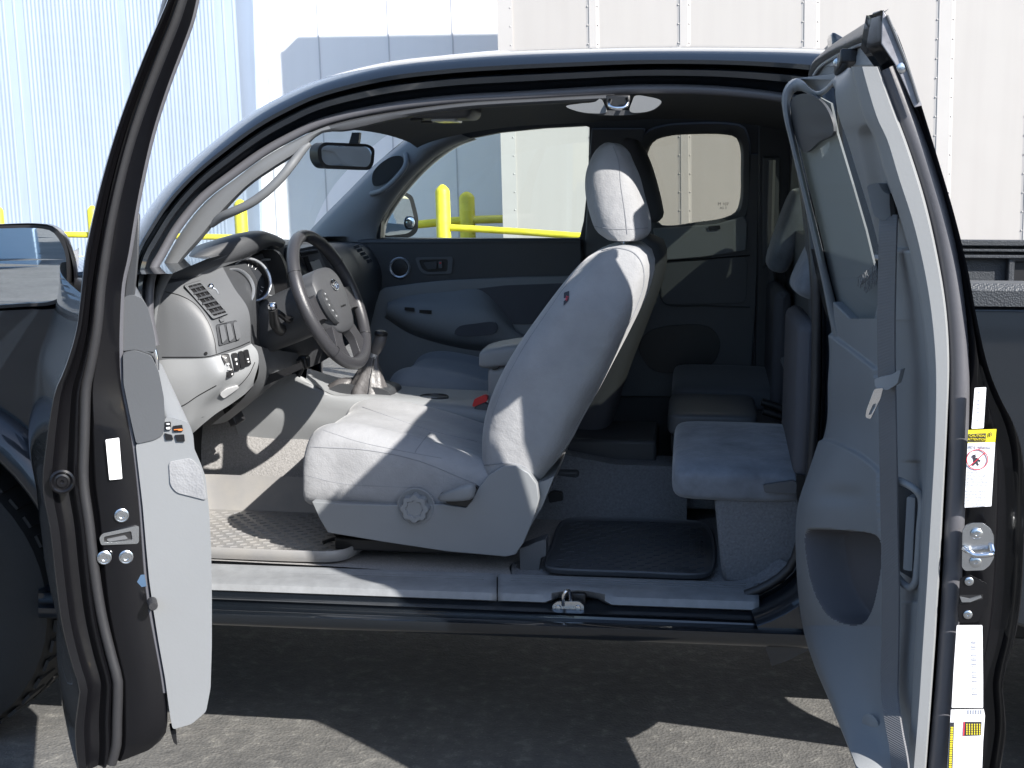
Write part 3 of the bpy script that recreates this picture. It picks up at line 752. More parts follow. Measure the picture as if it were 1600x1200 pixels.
# far windshield pillar trim with handle recess
fp = [[P(x, y, Y) for x, y, Y in c] for c in (
    [(468, 378, FY), (505, 338, FY), (545, 298, FY), (585, 258, FY), (620, 229, FY), (650, 206, FY), (700, 190, FY)],
    [(482, 378, FY-.05), (515, 342, FY-.05), (555, 302, FY-.05), (594, 262, FY-.05), (629, 233, FY-.05), (662, 212, FY-.05), (706, 196, FY-.05)],
    [(530, 378, FY-.06), (560, 345, FY-.06), (590, 312, FY-.06), (620, 280, FY-.06), (655, 250, FY-.06), (680, 230, FY-.06), (718, 208, FY-.05)],
    [(586, 378, FY-.02), (592, 350, FY-.02), (605, 326, FY-.02), (632, 290, FY-.02), (668, 254, FY-.02), (705, 228, FY-.02), (735, 216, FY-.02)],
    [(587, 378, FY+.03), (593, 350, FY+.03), (606, 327, FY+.03), (633, 291, FY+.03), (669, 255, FY+.03), (706, 229, FY+.03), (736, 217, FY+.03)])]
ft = surf('windshield_pillar_trim', fp, PLB, TRUCK, nv=40, nu=20)
surf('windshield_pillar', [[p+V((.004, .09, 0)) for p in c] for c in fp], PAINT, TRUCK, nv=40, nu=12)
plate('handle_recess', sm2([(584, 290), (582, 272), (594, 256), (615, 244), (628, 245), (630, 255), (616, 273), (600, 287)], 40), FY-.066, .006, PLX, ft)
tube('grab_handle', [P(634, 240, FY-.06), P(634, 258, FY-.085), P(618, 280, FY-.095), P(598, 297, FY-.09), P(580, 303, FY-.06)], .009, PLB, ft, n=20)
# far mirror
fm = part('door_mirror')
FMY = 1.80
plate('mirror_housing', rr([(588, 300), (634, 300), (645, 306), (654, 340), (653, 362), (642, 371), (592, 374), (584, 350)], 9), lambda x, y: P(x, y, FMY+(x-594)*.0030), 0, PLX, fm, dvec=V((-.08, .06, 0)), bev=.012)
plate('mirror_glass', rr([(594, 304), (631, 305), (640, 311), (648, 345), (646, 358), (637, 365), (600, 369), (594, 350)], 8), lambda x, y: P(x, y, FMY-.006+(x-594)*.0030), 0, MIRR, fm, dvec=V((-.003, .003, 0)))
lathe('blind_spot_mirror', P(640, 348, FMY+.128), (.66, -.75, 0), [(.024, 0), (.024, .006), (.021, .007)], PLX, fm)
lathe('blind_spot_glass', P(641, 348, FMY+.120), (.66, -.75, 0), [(.020, 0), (.018, .002), (.006, .004)], MIRR, fm)
plate('mirror_sail', [(572, 372), (588, 320), (597, 330), (594, 376)], FY-.005, .05, PLX, fm)
# far front door
fd = part('passenger_door')
DY = 1.535
plate('upper_trim', [(556, 378), (600, 374.5), (908, 374), (910, 400), (906, 470), (900, 520), (556, 520)], DY, .05, PLD, fd, bev=.008, seg=3)
tube('window_ledge', [P(560, 379, DY+.01), P(700, 378, DY+.01), P(906, 377, DY+.01)], .012, PLD, fd, n=10)
low = [(585, 462), (600, 450), (650, 443), (700, 438), (807, 433), (904, 431), (903, 560), (890, 610), (640, 612), (585, 600), (572, 520)]
plate('lower_trim', low, DY-.015, .04, PLB, fd, bev=.012, seg=3)
plate('trim_insert', rr([(740, 452), (790, 446), (900, 442), (897, 505), (802, 507), (786, 500)], 6), DY-.02, .02, DFAB, fd, bev=.004)
arm = [[P(x, y, Y) for x, y, Y in c] for c in (
    [(606, 472, DY-.02), (640, 462, DY-.02), (700, 456, DY-.02), (750, 453, DY-.02), (780, 480, DY-.02), (800, 505, DY-.02)],
    [(606, 476, DY-.05), (645, 478, DY-.07), (705, 483, DY-.075), (760, 486, DY-.075), (785, 500, DY-.06), (805, 515, DY-.03)],
    [(604, 484, DY-.055), (642, 500, DY-.085), (700, 512, DY-.09), (760, 522, DY-.085), (800, 526, DY-.06), (830, 528, DY-.03)],
    [(604, 490, DY-.05), (640, 510, DY-.07), (700, 528, DY-.075), (755, 536, DY-.07), (805, 538, DY-.05), (860, 536, DY-.02)],
    [(600, 497, DY-.01), (640, 522, DY-.01), (700, 541, DY-.01), (755, 550, DY-.01), (810, 552, DY-.01), (865, 548, DY-.01)])]
surf('armrest', arm, PLB, fd, nv=40, nu=20)
plate('pull_cup', sm2([(710, 522), (716, 511), (740, 506), (775, 505), (777, 516), (770, 522)], 30), DY-.092, .01, DFAB, fd, bev=.002)
for x0, x1, y in ((632, 647, 483), (655, 674, 487)): plate('window_switch', [(x0, y-3), (x1, y-2), (x1, y+4), (x0, y+2)], DY-.088, .008, PLX, fd, bev=.001)
sc_ = P(625, 418, DY)
lathe('speaker_ring', sc_, (0, -1, 0), [(.036, 0), (.036, .008), (.033, .011), (.029, .009), (.028, .002)], SIL, fd, cap=False)
lathe('speaker_mesh', sc_, (0, -1, 0), [(.028, 0), (.027, .005), (.01, .007)], PLX, fd)
plate('handle_bezel', [rr([(648, 402), (708, 401), (706, 428), (664, 429), (655, 422)], 5), rr([(654, 406), (700, 405), (699, 424), (667, 425), (659, 419)], 4)[::-1]], DY-.006, .01, PLM, fd, bev=.002)
plate('handle_cup', rr([(654, 406), (700, 405), (699, 424), (667, 425), (659, 419)], 4), DY-.001, .002, PLX, fd)
plate('door_handle', rr([(661, 410), (683, 409), (682, 420), (668, 421)], 3), DY-.012, .01, PLD, fd, bev=.002)
plate('lock_tab', rr([(685, 408), (691, 408), (691, 419), (685, 419)], 2), DY-.012, .01, PLM, fd, bev=.001)
box('lock_mark', P(688, 411, DY-.013), (.006, .002, .005), RED, fd, bev=0)
# far rear door trim
rd = part('passenger_rear_door')
plate('door_trim', [(914, 374), (924, 200), (1008, 200), (1004, 250), (1016, 330), (1026, 358), (1070, 356), (1130, 350), (1166, 336), (1172, 240), (1186, 240), (1184, 420), (1182, 470), (1172, 620), (908, 620)], DY+.03, .03, PLM, rd, bev=.006)
plate('ledge', [(1020, 357), (1060, 355), (1120, 350), (1162, 338), (1168, 348), (1166, 392), (1100, 402), (1030, 408)], DY+.012, .02, PLB, rd, bev=.008, seg=3)
plate('trim_recess', rr([(1030, 412), (1168, 400), (1166, 474), (1034, 476)], 14), DY+.022, .01, PLM, rd, bev=.003)
gl_ = [(x, y) for x, y in [(1030, 412), (1100, 406), (1174, 399)]]
tube('trim_groove', [P(x, y, DY+.021) for x, y in ((1172, 399), (1100, 405), (1036, 411), (1031, 420), (1032, 462), (1040, 475), (1100, 478), (1172, 480))], .0022, PLX, rd, n=60, k=6)
plate('map_pocket', sm2([(998, 545), (1010, 520), (1060, 508), (1110, 512), (1125, 535), (1112, 570), (1070, 582), (1020, 578)], 40), DY+.022, .008, PLX, rd, bev=.003)
plate('ledge_clip', rr([(1106, 354), (1125, 352), (1126, 358), (1108, 360)], 2), DY+.006, .01, PLX, rd)
pb = plate('pillar_trim', [(1186, 300), (1186, 176), (1262, 176), (1275, 760), (1176, 760), (1184, 420)], FY-.08, .06, PLD, TRUCK, bev=.004)
plate('pillar_trim', [(1192, 245), (1218, 245), (1216, 380), (1192, 420)], FY-.10, .02, PLM, TRUCK, bev=.004)
tube('belt_strap', [P(1206, 250, FY-.11), P(1204, 400, FY-.11), P(1220, 560, FY-.16), P(1215, 620, FY-.2)], .012, BELT, TRUCK, n=12, k=6)

# ---------- dashboard
db = part('dashboard')
sec = [
 [P(238, 455, .22), P(240, 500, .20), P(246, 560, .19), P(252, 610, .19), P(262, 650, .20)],
 [P(256, 446, .225), P(262, 475, .205), P(270, 520, .195), P(272, 561, .19), P(283, 612, .19), P(292, 656, .20)],
 [P(276, 440, .24), P(296, 470, .22), P(322, 505, .215), P(334, 549, .205), P(340, 604, .205), P(318, 652, .215)],
 [P(306, 434, .30), P(330, 470, .27), P(350, 500, .265), P(362, 545, .255), P(366, 600, .265), P(344, 636, .28)],
 [P(345, 412, .38), P(366, 450, .35), P(388, 484, .345), P(392, 536, .335), P(396, 590, .345), P(372, 622, .36)],
 [P(372, 408, .46), P(392, 450, .44), P(402, 490, .44), P(403, 538, .44), P(404, 580, .44), P(392, 610, .45)],
 [P(410, 396, .60), P(424, 430, .60), P(432, 480, .60), P(436, 530, .60), P(436, 560, .60), P(430, 585, .60)],
 [P(450, 382, .74), P(468, 410, .74), P(486, 450, .74), P(496, 500, .74), P(492, 540, .74), P(480, 575, .74)],
 [P(480, 378, 1.0), P(505, 395, 1.0), P(530, 435, 1.0), P(538, 480, 1.0), P(534, 520, 1.0), P(520, 555, 1.0)],
 [P(512, 378, 1.3), P(545, 388, 1.3), P(566, 420, 1.3), P(572, 455, 1.3), P(566, 500, 1.3), P(556, 530, 1.3)],
 [P(540, 377, 1.55), P(575, 384, 1.55), P(594, 412, 1.55), P(598, 442, 1.55), P(588, 480, 1.55), P(578, 520, 1.55)]]
dsh = surf('dash_shell', sec[:5], PLM, db, nv=50, nu=40)
surf('dash_shell', sec[4:], PLD, db, nv=50, nu=60)
# dash top
tp = []
for s_ in sec:
    a = s_[0]; tp.append([a, a+V((-.03, 0, .006)), a+V((-.12, 0, .004)), V((min(a.x-.2, -1.30), a.y, a.z-.02)), V((-1.36, a.y, a.z-.08))])
surf('dash_top', tp, PLD, db, nv=20, nu=60)
# hood over the instruments
hd_ = [[P(244, 452, .225), P(256, 436, .23), P(270, 420, .25), P(250, 430, .5)],
       [P(300, 436, .30), P(302, 420, .29), P(312, 396, .32), P(300, 388, .55)],
       [P(345, 416, .37), P(352, 404, .37), P(362, 374, .40), P(350, 372, .60)],
       [P(395, 398, .47), P(402, 386, .46), P(404, 364, .48), P(390, 366, .65)],
       [P(424, 384, .58), P(427, 376, .58), P(425, 366, .60), P(410, 368, .72)],
       [P(440, 388, .68), P(446, 380, .70), P(440, 372, .72), P(420, 374, .80)]]
surf('instrument_hood', [list(c) for c in zip(*hd_)], PLD, db, nv=50, nu=30)
surf('hood_side', [[P(244, 452, .224), P(300, 436, .298), P(345, 418, .368), P(393, 400, .468)], [P(250, 446, .222), P(296, 424, .285), P(350, 400, .365), P(398, 385, .462)]], PLM, db, nv=30)
# vent with louvres
def dpt(px, py, off=0.0):
    """a point on the near dash shell at a pixel: depth by bilinear over the sections"""
    best = None
    for A, B in zip(sec[:-1], sec[1:]):
        for i in range(len(A)-1):
            if len(A) != len(B): continue
    return None
def dashY(px, py):
    # depth of the shell along a pixel (fitted to the sections above)
    t = (px-268-(py-440)*.42)/96 if py < 560 else (px-300)/90
    return .205+.14*max(-.1, min(1.2, t))**1.3 if t > 0 else .205
vt = group_node('air_vent', db)
vq = [(291, 451), (311, 446), (351, 491), (331, 497)]
fbk = lambda x, y: P(x, y, dashY(x, y)-.010)
yv = on(dsh, .009, fbk); yv2 = on(dsh, .0055, fbk)
plate('vent_frame', [rr([(286, 450), (313, 442), (356, 491), (330, 501)], 3), rr(vq, 2)[::-1]], yv, .01, PLM, db, dvec=V((-.006, .008, 0)), bev=.001)
plate('vent_cavity', vq, yv2, 0, PLX, db, dvec=V((-.004, .004, 0)))
lv = []
for k in range(6):
    t = (k+.5)/6
    a = (291+40*t, 451+46*t); b = (311+40*t, 446+45*t)
    lv.append(platev([[(a[0], a[1]-1.2), (b[0], b[1]-1.2), (b[0], b[1]+1.6), (a[0], a[1]+1.6)]], on(dsh, .0095, fbk), V((-.003, .003, 0))))
for t in (.33, .66):
    a = (291+20*t, 451-5*t); b = (331+20*t, 497-6*t)
    lv.append(platev([[(a[0]-.8, a[1]), (a[0]+.8, a[1]), (b[0]+.8, b[1]), (b[0]-.8, b[1])]], on(dsh, .0085, fbk), V((-.002, .003, 0))))
multi('vent_louvre', lv, PLD, db)
bpy.data.objects.remove(vt)
def dplate(name, pts, off, m, bev=.0012, th=.008):
    return plate(name, rr(pts, 2.2, 3), on(dsh, off-.0255, fbk), 0, m, db, dvec=V((-th*.6, th, 0)), bev=bev)
lathe('vent_knob', near(dsh, 329, 448, 0) or P(329, 448, .255), (.5, -.8, .3), [(.007, 0), (.007, .006), (.004, .008)], CHR, db, k=14)
tube('vent_wheel', [on(dsh, .001, fbk)(332, 450), on(dsh, .001, fbk)(337, 453), on(dsh, .001, fbk)(341, 460)], .0025, SIL, db, n=8)
dplate('blank_button', [(340, 499), (347, 497), (350, 502), (343, 505)], .031, PLM)
for k in range(3): dplate('blank_switch', [(339+11*k, 511-2.4*k), (346+11*k, 509-2.4*k), (351+11*k, 531-2*k), (344+11*k, 538-2.5*k)], .034, PLM)
dplate('switch_bezel', [(336, 509), (368, 501), (373, 531), (341, 541)], .030, PLD)
lathe('key_bolt', on(dsh, .001, fbk)(322, 552), (.3, -1, 0), [(.004, 0), (.004, .002)], PLX, db, k=12)
# light lower panel
lp = [[P(x, y, Y) for x, y, Y in c] for c in (
    [(240, 566, .185), (255, 562, .180), (300, 561, .176), (328, 559, .176), (352, 553, .20), (376, 545, .235), (393, 537, .275)],
    [(246, 600, .178), (258, 598, .172), (304, 592, .166), (346, 582, .168), (366, 576, .21), (386, 564, .25), (402, 549, .285)],
    [(250, 640, .182), (268, 636, .176), (300, 622, .170), (338, 606, .178), (362, 600, .215), (386, 586, .255), (404, 566, .29)],
    [(256, 670, .20), (286, 668, .195), (306, 650, .195), (326, 634, .205), (352, 622, .235), (378, 610, .27), (397, 594, .30)],
    [(262, 690, .24), (296, 680, .23), (318, 662, .23), (338, 646, .24), (360, 632, .265), (382, 616, .29), (396, 602, .32)])]
lpo = surf('lower_panel', lp, PLL, db, nv=50, nu=40)
def lpl(name, pts, Y, m, par=None): return plate(name, rr(pts, 2, 3), on(lpo, .006, lambda u, v: P(u, v, Y+(u-345)*.0020)), 0, m, par or db, dvec=V((-.004, .006, 0)), bev=.0012)
for pts in ([(345, 556), (356, 553), (363, 585), (353, 589)], [(360, 553), (368, 551), (373, 577), (364, 580)], [(370, 550), (377, 548), (382, 573), (374, 576)], [(378, 548), (385, 546), (390, 569), (382, 572)]):
    lpl('dash_switch', pts, .168, PLX)
pr_m = []
for x, y, a, b in ((350, 561, 3, 2), (354, 571, 2, 3), (356, 578, 5, 1), (359, 584, 2, 2), (366, 562, 3, 3), (367, 569, 2, 3), (384, 561, 2.4, 2), (385, 565, 2, 2)):
    pr_m.append(platev([[(x-a/2, y-b/2), (x+a/2, y-b/2-.4), (x+a/2, y+b/2-.4), (x-a/2, y+b/2)]], on(lpo, .0072, lambda a1, b1: P(a1, b1, .1655+(a1-345)*.0020)), V((-.001, .001, 0))))
multi('switch_print', pr_m, LWHT, db, smooth=False)
plate('hood_release', rr([(342, 614), (352, 606), (370, 601), (372, 604), (362, 612), (348, 621)], 3), on(lpo, .004, lambda u, v: P(u, v, .205+(u-345)*.0022)), 0, LWHT, db, dvec=V((-.01, .02, 0)), bev=.003)
bpy.context.view_layer.update()
for o_, pts_ in ((dsh, [(254, 558), (290, 558), (326, 557), (352, 549), (372, 542), (390, 534)]), (dsh, [(258, 456), (282, 462), (306, 476), (326, 504), (335, 530), (338, 552)]), (lpo, [(362, 610), (376, 600), (390, 583), (398, 566)]), (lpo, [(262, 640), (285, 634), (310, 618), (338, 602)])):
    q_ = [near(o_, p.x, p.y, .0006) for p in pcrv(pts_, 30)]; q_ = [p for p in q_ if p is not None]
    if len(q_) > 3: tube('panel_gap', q_, .0011, PLX, db, k=6)
# knee panel and column cover
surf('knee_panel', [[P(396, 538, .33), P(404, 566, .33), P(402, 590, .34), P(380, 622, .36), P(330, 664, .40)],
                    [P(420, 545, .48), P(424, 575, .48), P(416, 600, .48), P(396, 625, .50), P(360, 655, .54)],
                    [P(465, 552, .64), P(466, 566, .64), P(460, 580, .64), P(440, 592, .66), P(400, 610, .70)]], PLM, db, nv=30, nu=20)
plate('knee_shadow_gap', [(392, 597), (470, 566), (472, 576), (394, 612)], .47, .01, PLX, db)
# instrument cluster
ic = part('instrument_cluster')
cn = V((.74, -.60, .30)).normalized()
def gring(c, rx, m1, m2, nm):
    a = cn
    lathe(nm+'_ring', c, a, [(rx, -.004), (rx*1.03, .0), (rx*1.0, .005), (rx*.93, .003), (rx*.92, -.003)], SIL, ic, k=40, cap=False)
    vs, fs = lathev(c, a, [(rx*1.02, -.05), (rx*1.02, -.002), (rx*.92, -.002), (rx*.90, -.022)], 40, False); finish(nm+'_barrel', vs, fs, PLX, ic)
    lathe(nm+'_face', c, a, [(rx*.90, -.045), (rx*.90, -.020), (.001, -.019)], GAUGE, ic, k=40)
g1 = P(392, 437, .465); g2 = P(422, 434, .585)
gring(g1, .058, 0, 0, 'speedometer'); gring(g2, .052, 0, 0, 'tachometer')
g0 = P(371, 449, .40)
lathe('fuel_gauge_ring', g0, cn, [(.048, -.005), (.051, 0), (.049, .003), (.046, 0), (.045, -.006)], SIL, ic, k=36, cap=False)
lathe('fuel_gauge_face', g0, cn, [(.046, -.03), (.045, -.012), (.001, -.011)], GAUGE, ic, k=36)
for c, r_ in ((g1, .052), (g2, .046)):
    u = cn.orthogonal().normalized(); v = cn.cross(u); tk = []
    for k in range(22):
        a = 2*math.pi*k/26; d = u*math.cos(a)+v*math.sin(a); tk.append(tubev([c-cn*.018+d*r_*.80, c-cn*.018+d*r_*.92], .0007, 4))
    multi('gauge_tick', tk, LWHT, ic)
plate('cluster_back', sm2([(352, 420), (380, 398), (430, 392), (448, 430), (440, 470), (400, 486), (372, 470)], 40), .60, .02, PLX, ic)
# column, stalks
col = part('steering_column')
WC = P(516, 468, .50); WN = V((math.cos(R(23)), -.075, math.sin(R(23)))).normalized()
surf('column_shroud', [supring(WC-WN*d, V((0, 1, 0)), V((0, 1, 0)).cross(WN), a, b, 2.6, 30)+[supring(WC-WN*d, V((0, 1, 0)), V((0, 1, 0)).cross(WN), a, b, 2.6, 30)[0]] for d, a, b in ((.30, .05, .06), (.18, .062, .068), (.10, .066, .07), (.055, .06, .066), (.05, .03, .03))], PLD, col, nv=31, nu=24)
tube('wiper_stalk', [WC-WN*.10+V((0, -.05, 0)), P(452, 500, .43), P(434, 488, .38)], .008, PLX, col, n=12, k=12)
tube('light_stalk', [P(440, 516, .46), P(430, 506, .37), P(426, 481, .31)], [.015]*4+[.0135]*4+[.0115]*4, PLX, col, n=12, k=16)
lathe('stalk_tip', P(426, 481, .31), (0.0, -.3, 1), [(.0115, 0), (.0115, .008), (.008, .012), (.002, .013)], CHR, col, k=18)
box('ignition_bezel', WC-WN*.12+V((0, .075, -.02)), (.04, .03, .04), PLX, col, bev=.01)
tube('column_link', [P(466, 562, .60), P(472, 575, .62), P(466, 588, .62)], .006, PLX, col, n=8)
box('column_bracket', P(474, 566, .66), (.03, .04, .035), PLX, col, bev=.006)

# ---------- steering wheel
sw = part('steering_wheel')
wu = WN.cross(V((0, 1, 0))).normalized()
if wu.z < 0: wu = -wu
wr = WN.cross(wu).normalized()
if wr.y > 0: wr = -wr                            # wr towards the camera (driver's left is -y)
def wp(a, r, h=0): return WC+wr*(r*math.cos(a))+wu*(r*math.sin(a))+WN*h
RW = .178
def rimseg(a0, a1, rad, n):
    pts = [wp(a0+(a1-a0)*i/(n-1), RW) for i in range(n)]
    return tubev(pts, rad, 16)
vs, fs = [], []
n = 96
for i in range(n):
    a = 2*math.pi*i/n; c = wp(a, RW); rd_ = (wp(a, 1)-WC).normalized()
    thick = .0155+.0025*(abs(math.sin(a*1))**8)*0
    gr = 0.0018*max(0, math.cos(3*(a-.3)))
    for j in range(16):
        b = 2*math.pi*j/16; vs.append(c+rd_*math.cos(b)*(thick+gr)+WN*math.sin(b)*(thick*1.08))
for i in range(n):
    for j in range(16):
        q = (i+1) % n; k = (j+1) % 16; fs.append((i*16+j, q*16+j, q*16+k, i*16+k))
finish('rim', vs, fs, LEATH, sw)
for a in (.52, 2.62, 3.9, 5.5):
    pts = [wp(a, RW)+((wp(a, 1)-WC).normalized()*math.cos(b)+WN*math.sin(b)*1.08)*.0172 for b in [2*math.pi*k/18 for k in range(19)]]
    tube('rim_stitch', pts, .0007, PLX, sw, k=5)
def wo(lst, h):
    return [WC+wr*x+wu*y+WN*h for x, y in lst]
def wplate(name, lst, h, th, m, dome=0.0, bev=.004, seg=3):
    c = [V((x, y, 0)) for x, y in lst]; n_ = len(lst); rows = []
    cx = sum(p[0] for p in lst)/n_; cy = sum(p[1] for p in lst)/n_
    for s_, hh in ((1, h-th), (1.0, h-.004), (.97, h), (.8, h+dome*.45), (.5, h+dome*.85), (.2, h+dome), (.02, h+dome)):
        rows.append([WC+wr*(cx+(x-cx)*s_)+wu*(cy+(y-cy)*s_)+WN*hh for x, y in lst])
    return grid(name, rows, m, sw, close=True, cap=True)
hubp = sm2([(-.092, .052), (-.06, .078), (0, .084), (.06, .078), (.092, .052), (.100, .01), (.086, -.040), (.058, -.082), (0, -.092), (-.058, -.082), (-.086, -.040), (-.100, .01)], 60)
hub = wplate('hub', hubp, .012, .05, PLH, dome=.014)
# spokes
def spoke(lst, h):
    return platev([lst], lambda x, y: WC+wr*x+wu*y+WN*h, -WN*.022)
for sx in (1, -1):
    pts = [(sx*.080, .030), (sx*.125, .016), (sx*.174, .020), (sx*.172, -.050), (sx*.15, -.042), (sx*.11, -.040), (sx*.074, -.050)]
    vs, fs = spoke(rr(pts, .012, 4), .006); finish('spoke', vs, fs, LEATH, sw, bev=.007, seg=3)
    pts = [(sx*.020, -.080), (sx*.070, -.060), (sx*.088, -.100), (sx*.108, -.140), (sx*.085, -.160), (sx*.030, -.172), (sx*.040, -.150), (sx*.046, -.118), (sx*.034, -.098)]
    vs, fs = spoke(rr(pts, .012, 4), .004); finish('spoke', vs, fs, LEATH, sw, bev=.007, seg=3)
# emblem (three ovals)
em = []
ec = WC+wu*.030+WN*.0275
def oval(cx, cy, a, b, r=.0011):
    pts = [ec+wr*(cx+a*math.cos(t))+wu*(cy+b*math.sin(t)) for t in [2*math.pi*k/28 for k in range(29)]]
    return tubev(pts, r, 6)
em += [oval(0, 0, .021, .0145, .0016), oval(0, .0055, .0165, .0055, .0013), oval(0, -.001, .006, .0125, .0013)]
multi('emblem', em, CHR, sw)
text('airbag_print', 'SRS AIRBAG', WC-wu*.028+WN*.027, -wr, wu, .007, PLX, sw)
pod = sm2([(.082, .030), (.105, .02), (.104, -.02), (.088, -.05), (.070, -.066), (.060, -.05), (.068, -.01)], 40)
wplate('switch_pod', pod, .0255, .012, PLD, dome=.001)
bt = []
for x, y in ((.088, .016), (.094, .002), (.093, -.014), (.086, -.030), (.077, -.046)):
    bt.append(lathev(WC+wr*x+wu*y+WN*.0262, WN, [(.0052, 0), (.0050, .0015), (.002, .002)], 10))
multi('switch_pod_button', bt, PLM, sw)
bm_ = [boxv(WC+wr*x+wu*y+WN*.0280, (.0022, .0022, .0022)) for x, y in ((.088, .016), (.094, .002), (.093, -.014), (.086, -.030), (.077, -.046))]
multi('button_print', bm_, LWHT, sw, smooth=False)

# ---------- centre stack
cs_ = part('centre_stack')
sn = V((.86, -.35, .35)).normalized()
def spl(name, pts, Y, m, th=.01, bev=.002, slope=.0022): return plate(name, pts, lambda x, y: P(x, y, Y+(x-490)*slope), 0, m, cs_, dvec=V((-th, th*.6, 0)), bev=bev)
spl('stack_bezel', rr([(452, 392), (500, 382), (524, 392), (548, 440), (548, 500), (500, 520), (470, 470)], 8), .80, PLD, th=.05, bev=.006)
spl('screen_frame', rr([(466, 394), (497, 389), (516, 432), (496, 442)], 3), .785, PLM)
spl('radio_slot', [(470, 395), (496, 391), (498, 395), (472, 400)], .778, PLX, th=.004, bev=0)
spl('screen', rr([(484, 409), (499, 405), (510, 432), (497, 438)], 1.5), .777, SCR, th=.004, bev=.0005)
spl('radio_buttons', [(474, 402), (481, 400), (494, 438), (490, 439)], .778, PLX, th=.004, bev=0)
rgt = part('passenger_air_vent')
vv = []
for k in range(5): vv.append(platev([[(553+5*k, 384+5.6*k), (560+5*k, 382+5.6*k), (562+5*k, 386+5.6*k), (555+5*k, 389+5.6*k)]], lambda x, y: P(x, y, 1.30), V((-.006, .01, 0))))
multi('vent_slot', vv, PLX, rgt)
lathe('centre_vent', P(455, 400, .70), (.9, -.4, .2), [(.03, 0), (.03, .006), (.02, .008)], PLX, cs_)

# ---------- centre console
cc = part('centre_console')
cl = [[P(x, y, Y) for x, y, Y in c] for c in (
    [(378, 698, .775), (366, 640, .76), (400, 618, .755), (457, 584, .75), (478, 592, .76), (480, 600, .88)],
    [(430, 700, .775), (428, 650, .752), (440, 622, .75), (478, 600, .748), (500, 608, .76), (504, 612, .88)],
    [(480, 696, .775), (480, 660, .752), (482, 640, .75), (500, 620, .75), (520, 617, .76), (524, 618, .90)],
    [(560, 700, .775), (560, 670, .755), (560, 650, .75), (562, 634, .75), (566, 621, .76), (570, 612, .92)],
    [(660, 700, .775), (660, 680, .755), (660, 665, .75), (660, 648, .75), (664, 630, .76), (668, 614, .93)],
    [(800, 700, .775), (800, 690, .755), (800, 675, .75), (800, 660, .75), (800, 645, .76), (800, 625, .93)])]
surf('console_side', cl, PLL, cc, nv=40, nu=60)
surf('console_top', [[P(478, 594, .76), P(524, 618, .76), P(566, 622, .76), P(664, 631, .76), P(800, 646, .76)], [P(480, 575, .98), P(530, 590, .98), P(570, 596, .98), P(668, 606, .98), P(800, 612, .98)]], PLL, cc, nv=30)
plate('shifter_surround', rr([(510, 618), (612, 621), (608, 612), (590, 606), (530, 600), (508, 610)], 6), .80, .14, PLD, cc, bev=.004)
for c, r_ in ((P(678, 622, .84), .04), (P(716, 628, .86), .043)):
    cpp = group_node('cup', cc); bpy.data.objects.remove(cpp)
    lathe('cup_holder', c, (0, 0, 1), [(r_, -.004), (r_, .004), (r_*.92, .006), (r_*.88, .002), (r_*.86, -.002), (.001, -.003)], PLX, cc, k=32)
    lathe('cup_rim', c, (0, 0, 1), [(r_*1.06, -.006), (r_*1.06, .005), (r_*1.0, .0075), (r_*.98, .003)], SIL if r_ > .042 else PLD, cc, k=32)
# armrest box
ab = [supring(P(x, y, .87), V((0, 1, 0)), V((0, 0, 1)), .095, h, 5, 32) for x, y, h in ((757, 556, .004), (756, 556, .022), (760, 556, .03), (800, 549, .033), (850, 546, .034), (900, 544, .033), (940, 544, .03))]
grid('armrest_lid', ab, PLL, cc, close=True, cap=True, sub=1)
bx = [supring(P(x, y, .87), V((0, 1, 0)), V((0, 0, 1)), .08, h, 6, 32) for x, y, h in ((771, 600, .05), (768, 600, .06), (775, 602, .07), (850, 602, .07), (940, 602, .06))]
grid('armrest_box', bx, PLL, cc, close=True, cap=True, sub=1)
tube('armrest_seam', [P(770, 577, .79), P(776, 577, .785), P(784, 570, .785), P(800, 567, .785), P(830, 566, .785)], .0018, PLX, cc, n=16, k=6)
# gear lever
gs_ = part('gear_lever')
bc = P(570, 612, .84)
rws = []
for px, py, r_ in ((573, 615, .062), (573, 604, .058), (576, 590, .044), (578, 578, .034), (579, 568, .024), (583, 557, .015), (585, 550, .013)):
    c = P(px, py, .84); ring_ = []
    for k in range(40):
        a = 2*math.pi*k/40; rr2 = r_*(1+.07*math.sin(a*5+py*.05)+.05*math.sin(a*9)); ring_.append(c+V((math.cos(a)*rr2, math.sin(a)*rr2*.8, 0)))
    rws.append(ring_)
grid('shift_boot', rws, BOOT, gs_, close=True, cap=True, ang=80)
rws = []
for px, py, r_ in ((531, 611, .035), (533, 600, .030), (540, 592, .018), (543, 590, .004)):
    c = P(px, py, .84); rws.append([c+V((math.cos(2*math.pi*k/24)*r_*1.2, math.sin(2*math.pi*k/24)*r_, 0)) for k in range(24)])
grid('boot_fold', rws, BOOT, gs_, close=True, cap=True, ang=80)
tube('boot_seam', [P(579, 612, .785), P(581, 590, .80), P(583, 570, .82), P(585, 556, .83)], .0012, PLX, gs_, n=16, k=5)
vs, fs = tubev(crv([P(584, 556, .84), P(588, 545, .84), P(594, 532, .84), P(596, 522, .84), P(592, 517, .84)], 14), [.010, .012, .014, .0155, .0165, .017, .0175, .018, .0178, .017, .0155, .013, .010, .005], 20); finish('shift_knob', vs, fs, BOOT, gs_)
lathe('knob_cap', P(595, 524, .84), (.1, 0, 1), [(.019, 0), (.020, .006), (.016, .013), (.004, .016)], PLX, gs_, k=24)
tube('shift_collar', [P(582, 561, .84), P(585, 552, .84)], .013, SIL, gs_, n=4, k=16)
bk = part('buckle')
vs, fs = boxv(P(751, 640, .77), (.035, .02, .05), Matrix.Rotation(R(25), 3, 'Y')); finish('buckle_body', vs, fs, PLM, bk, bev=.004)
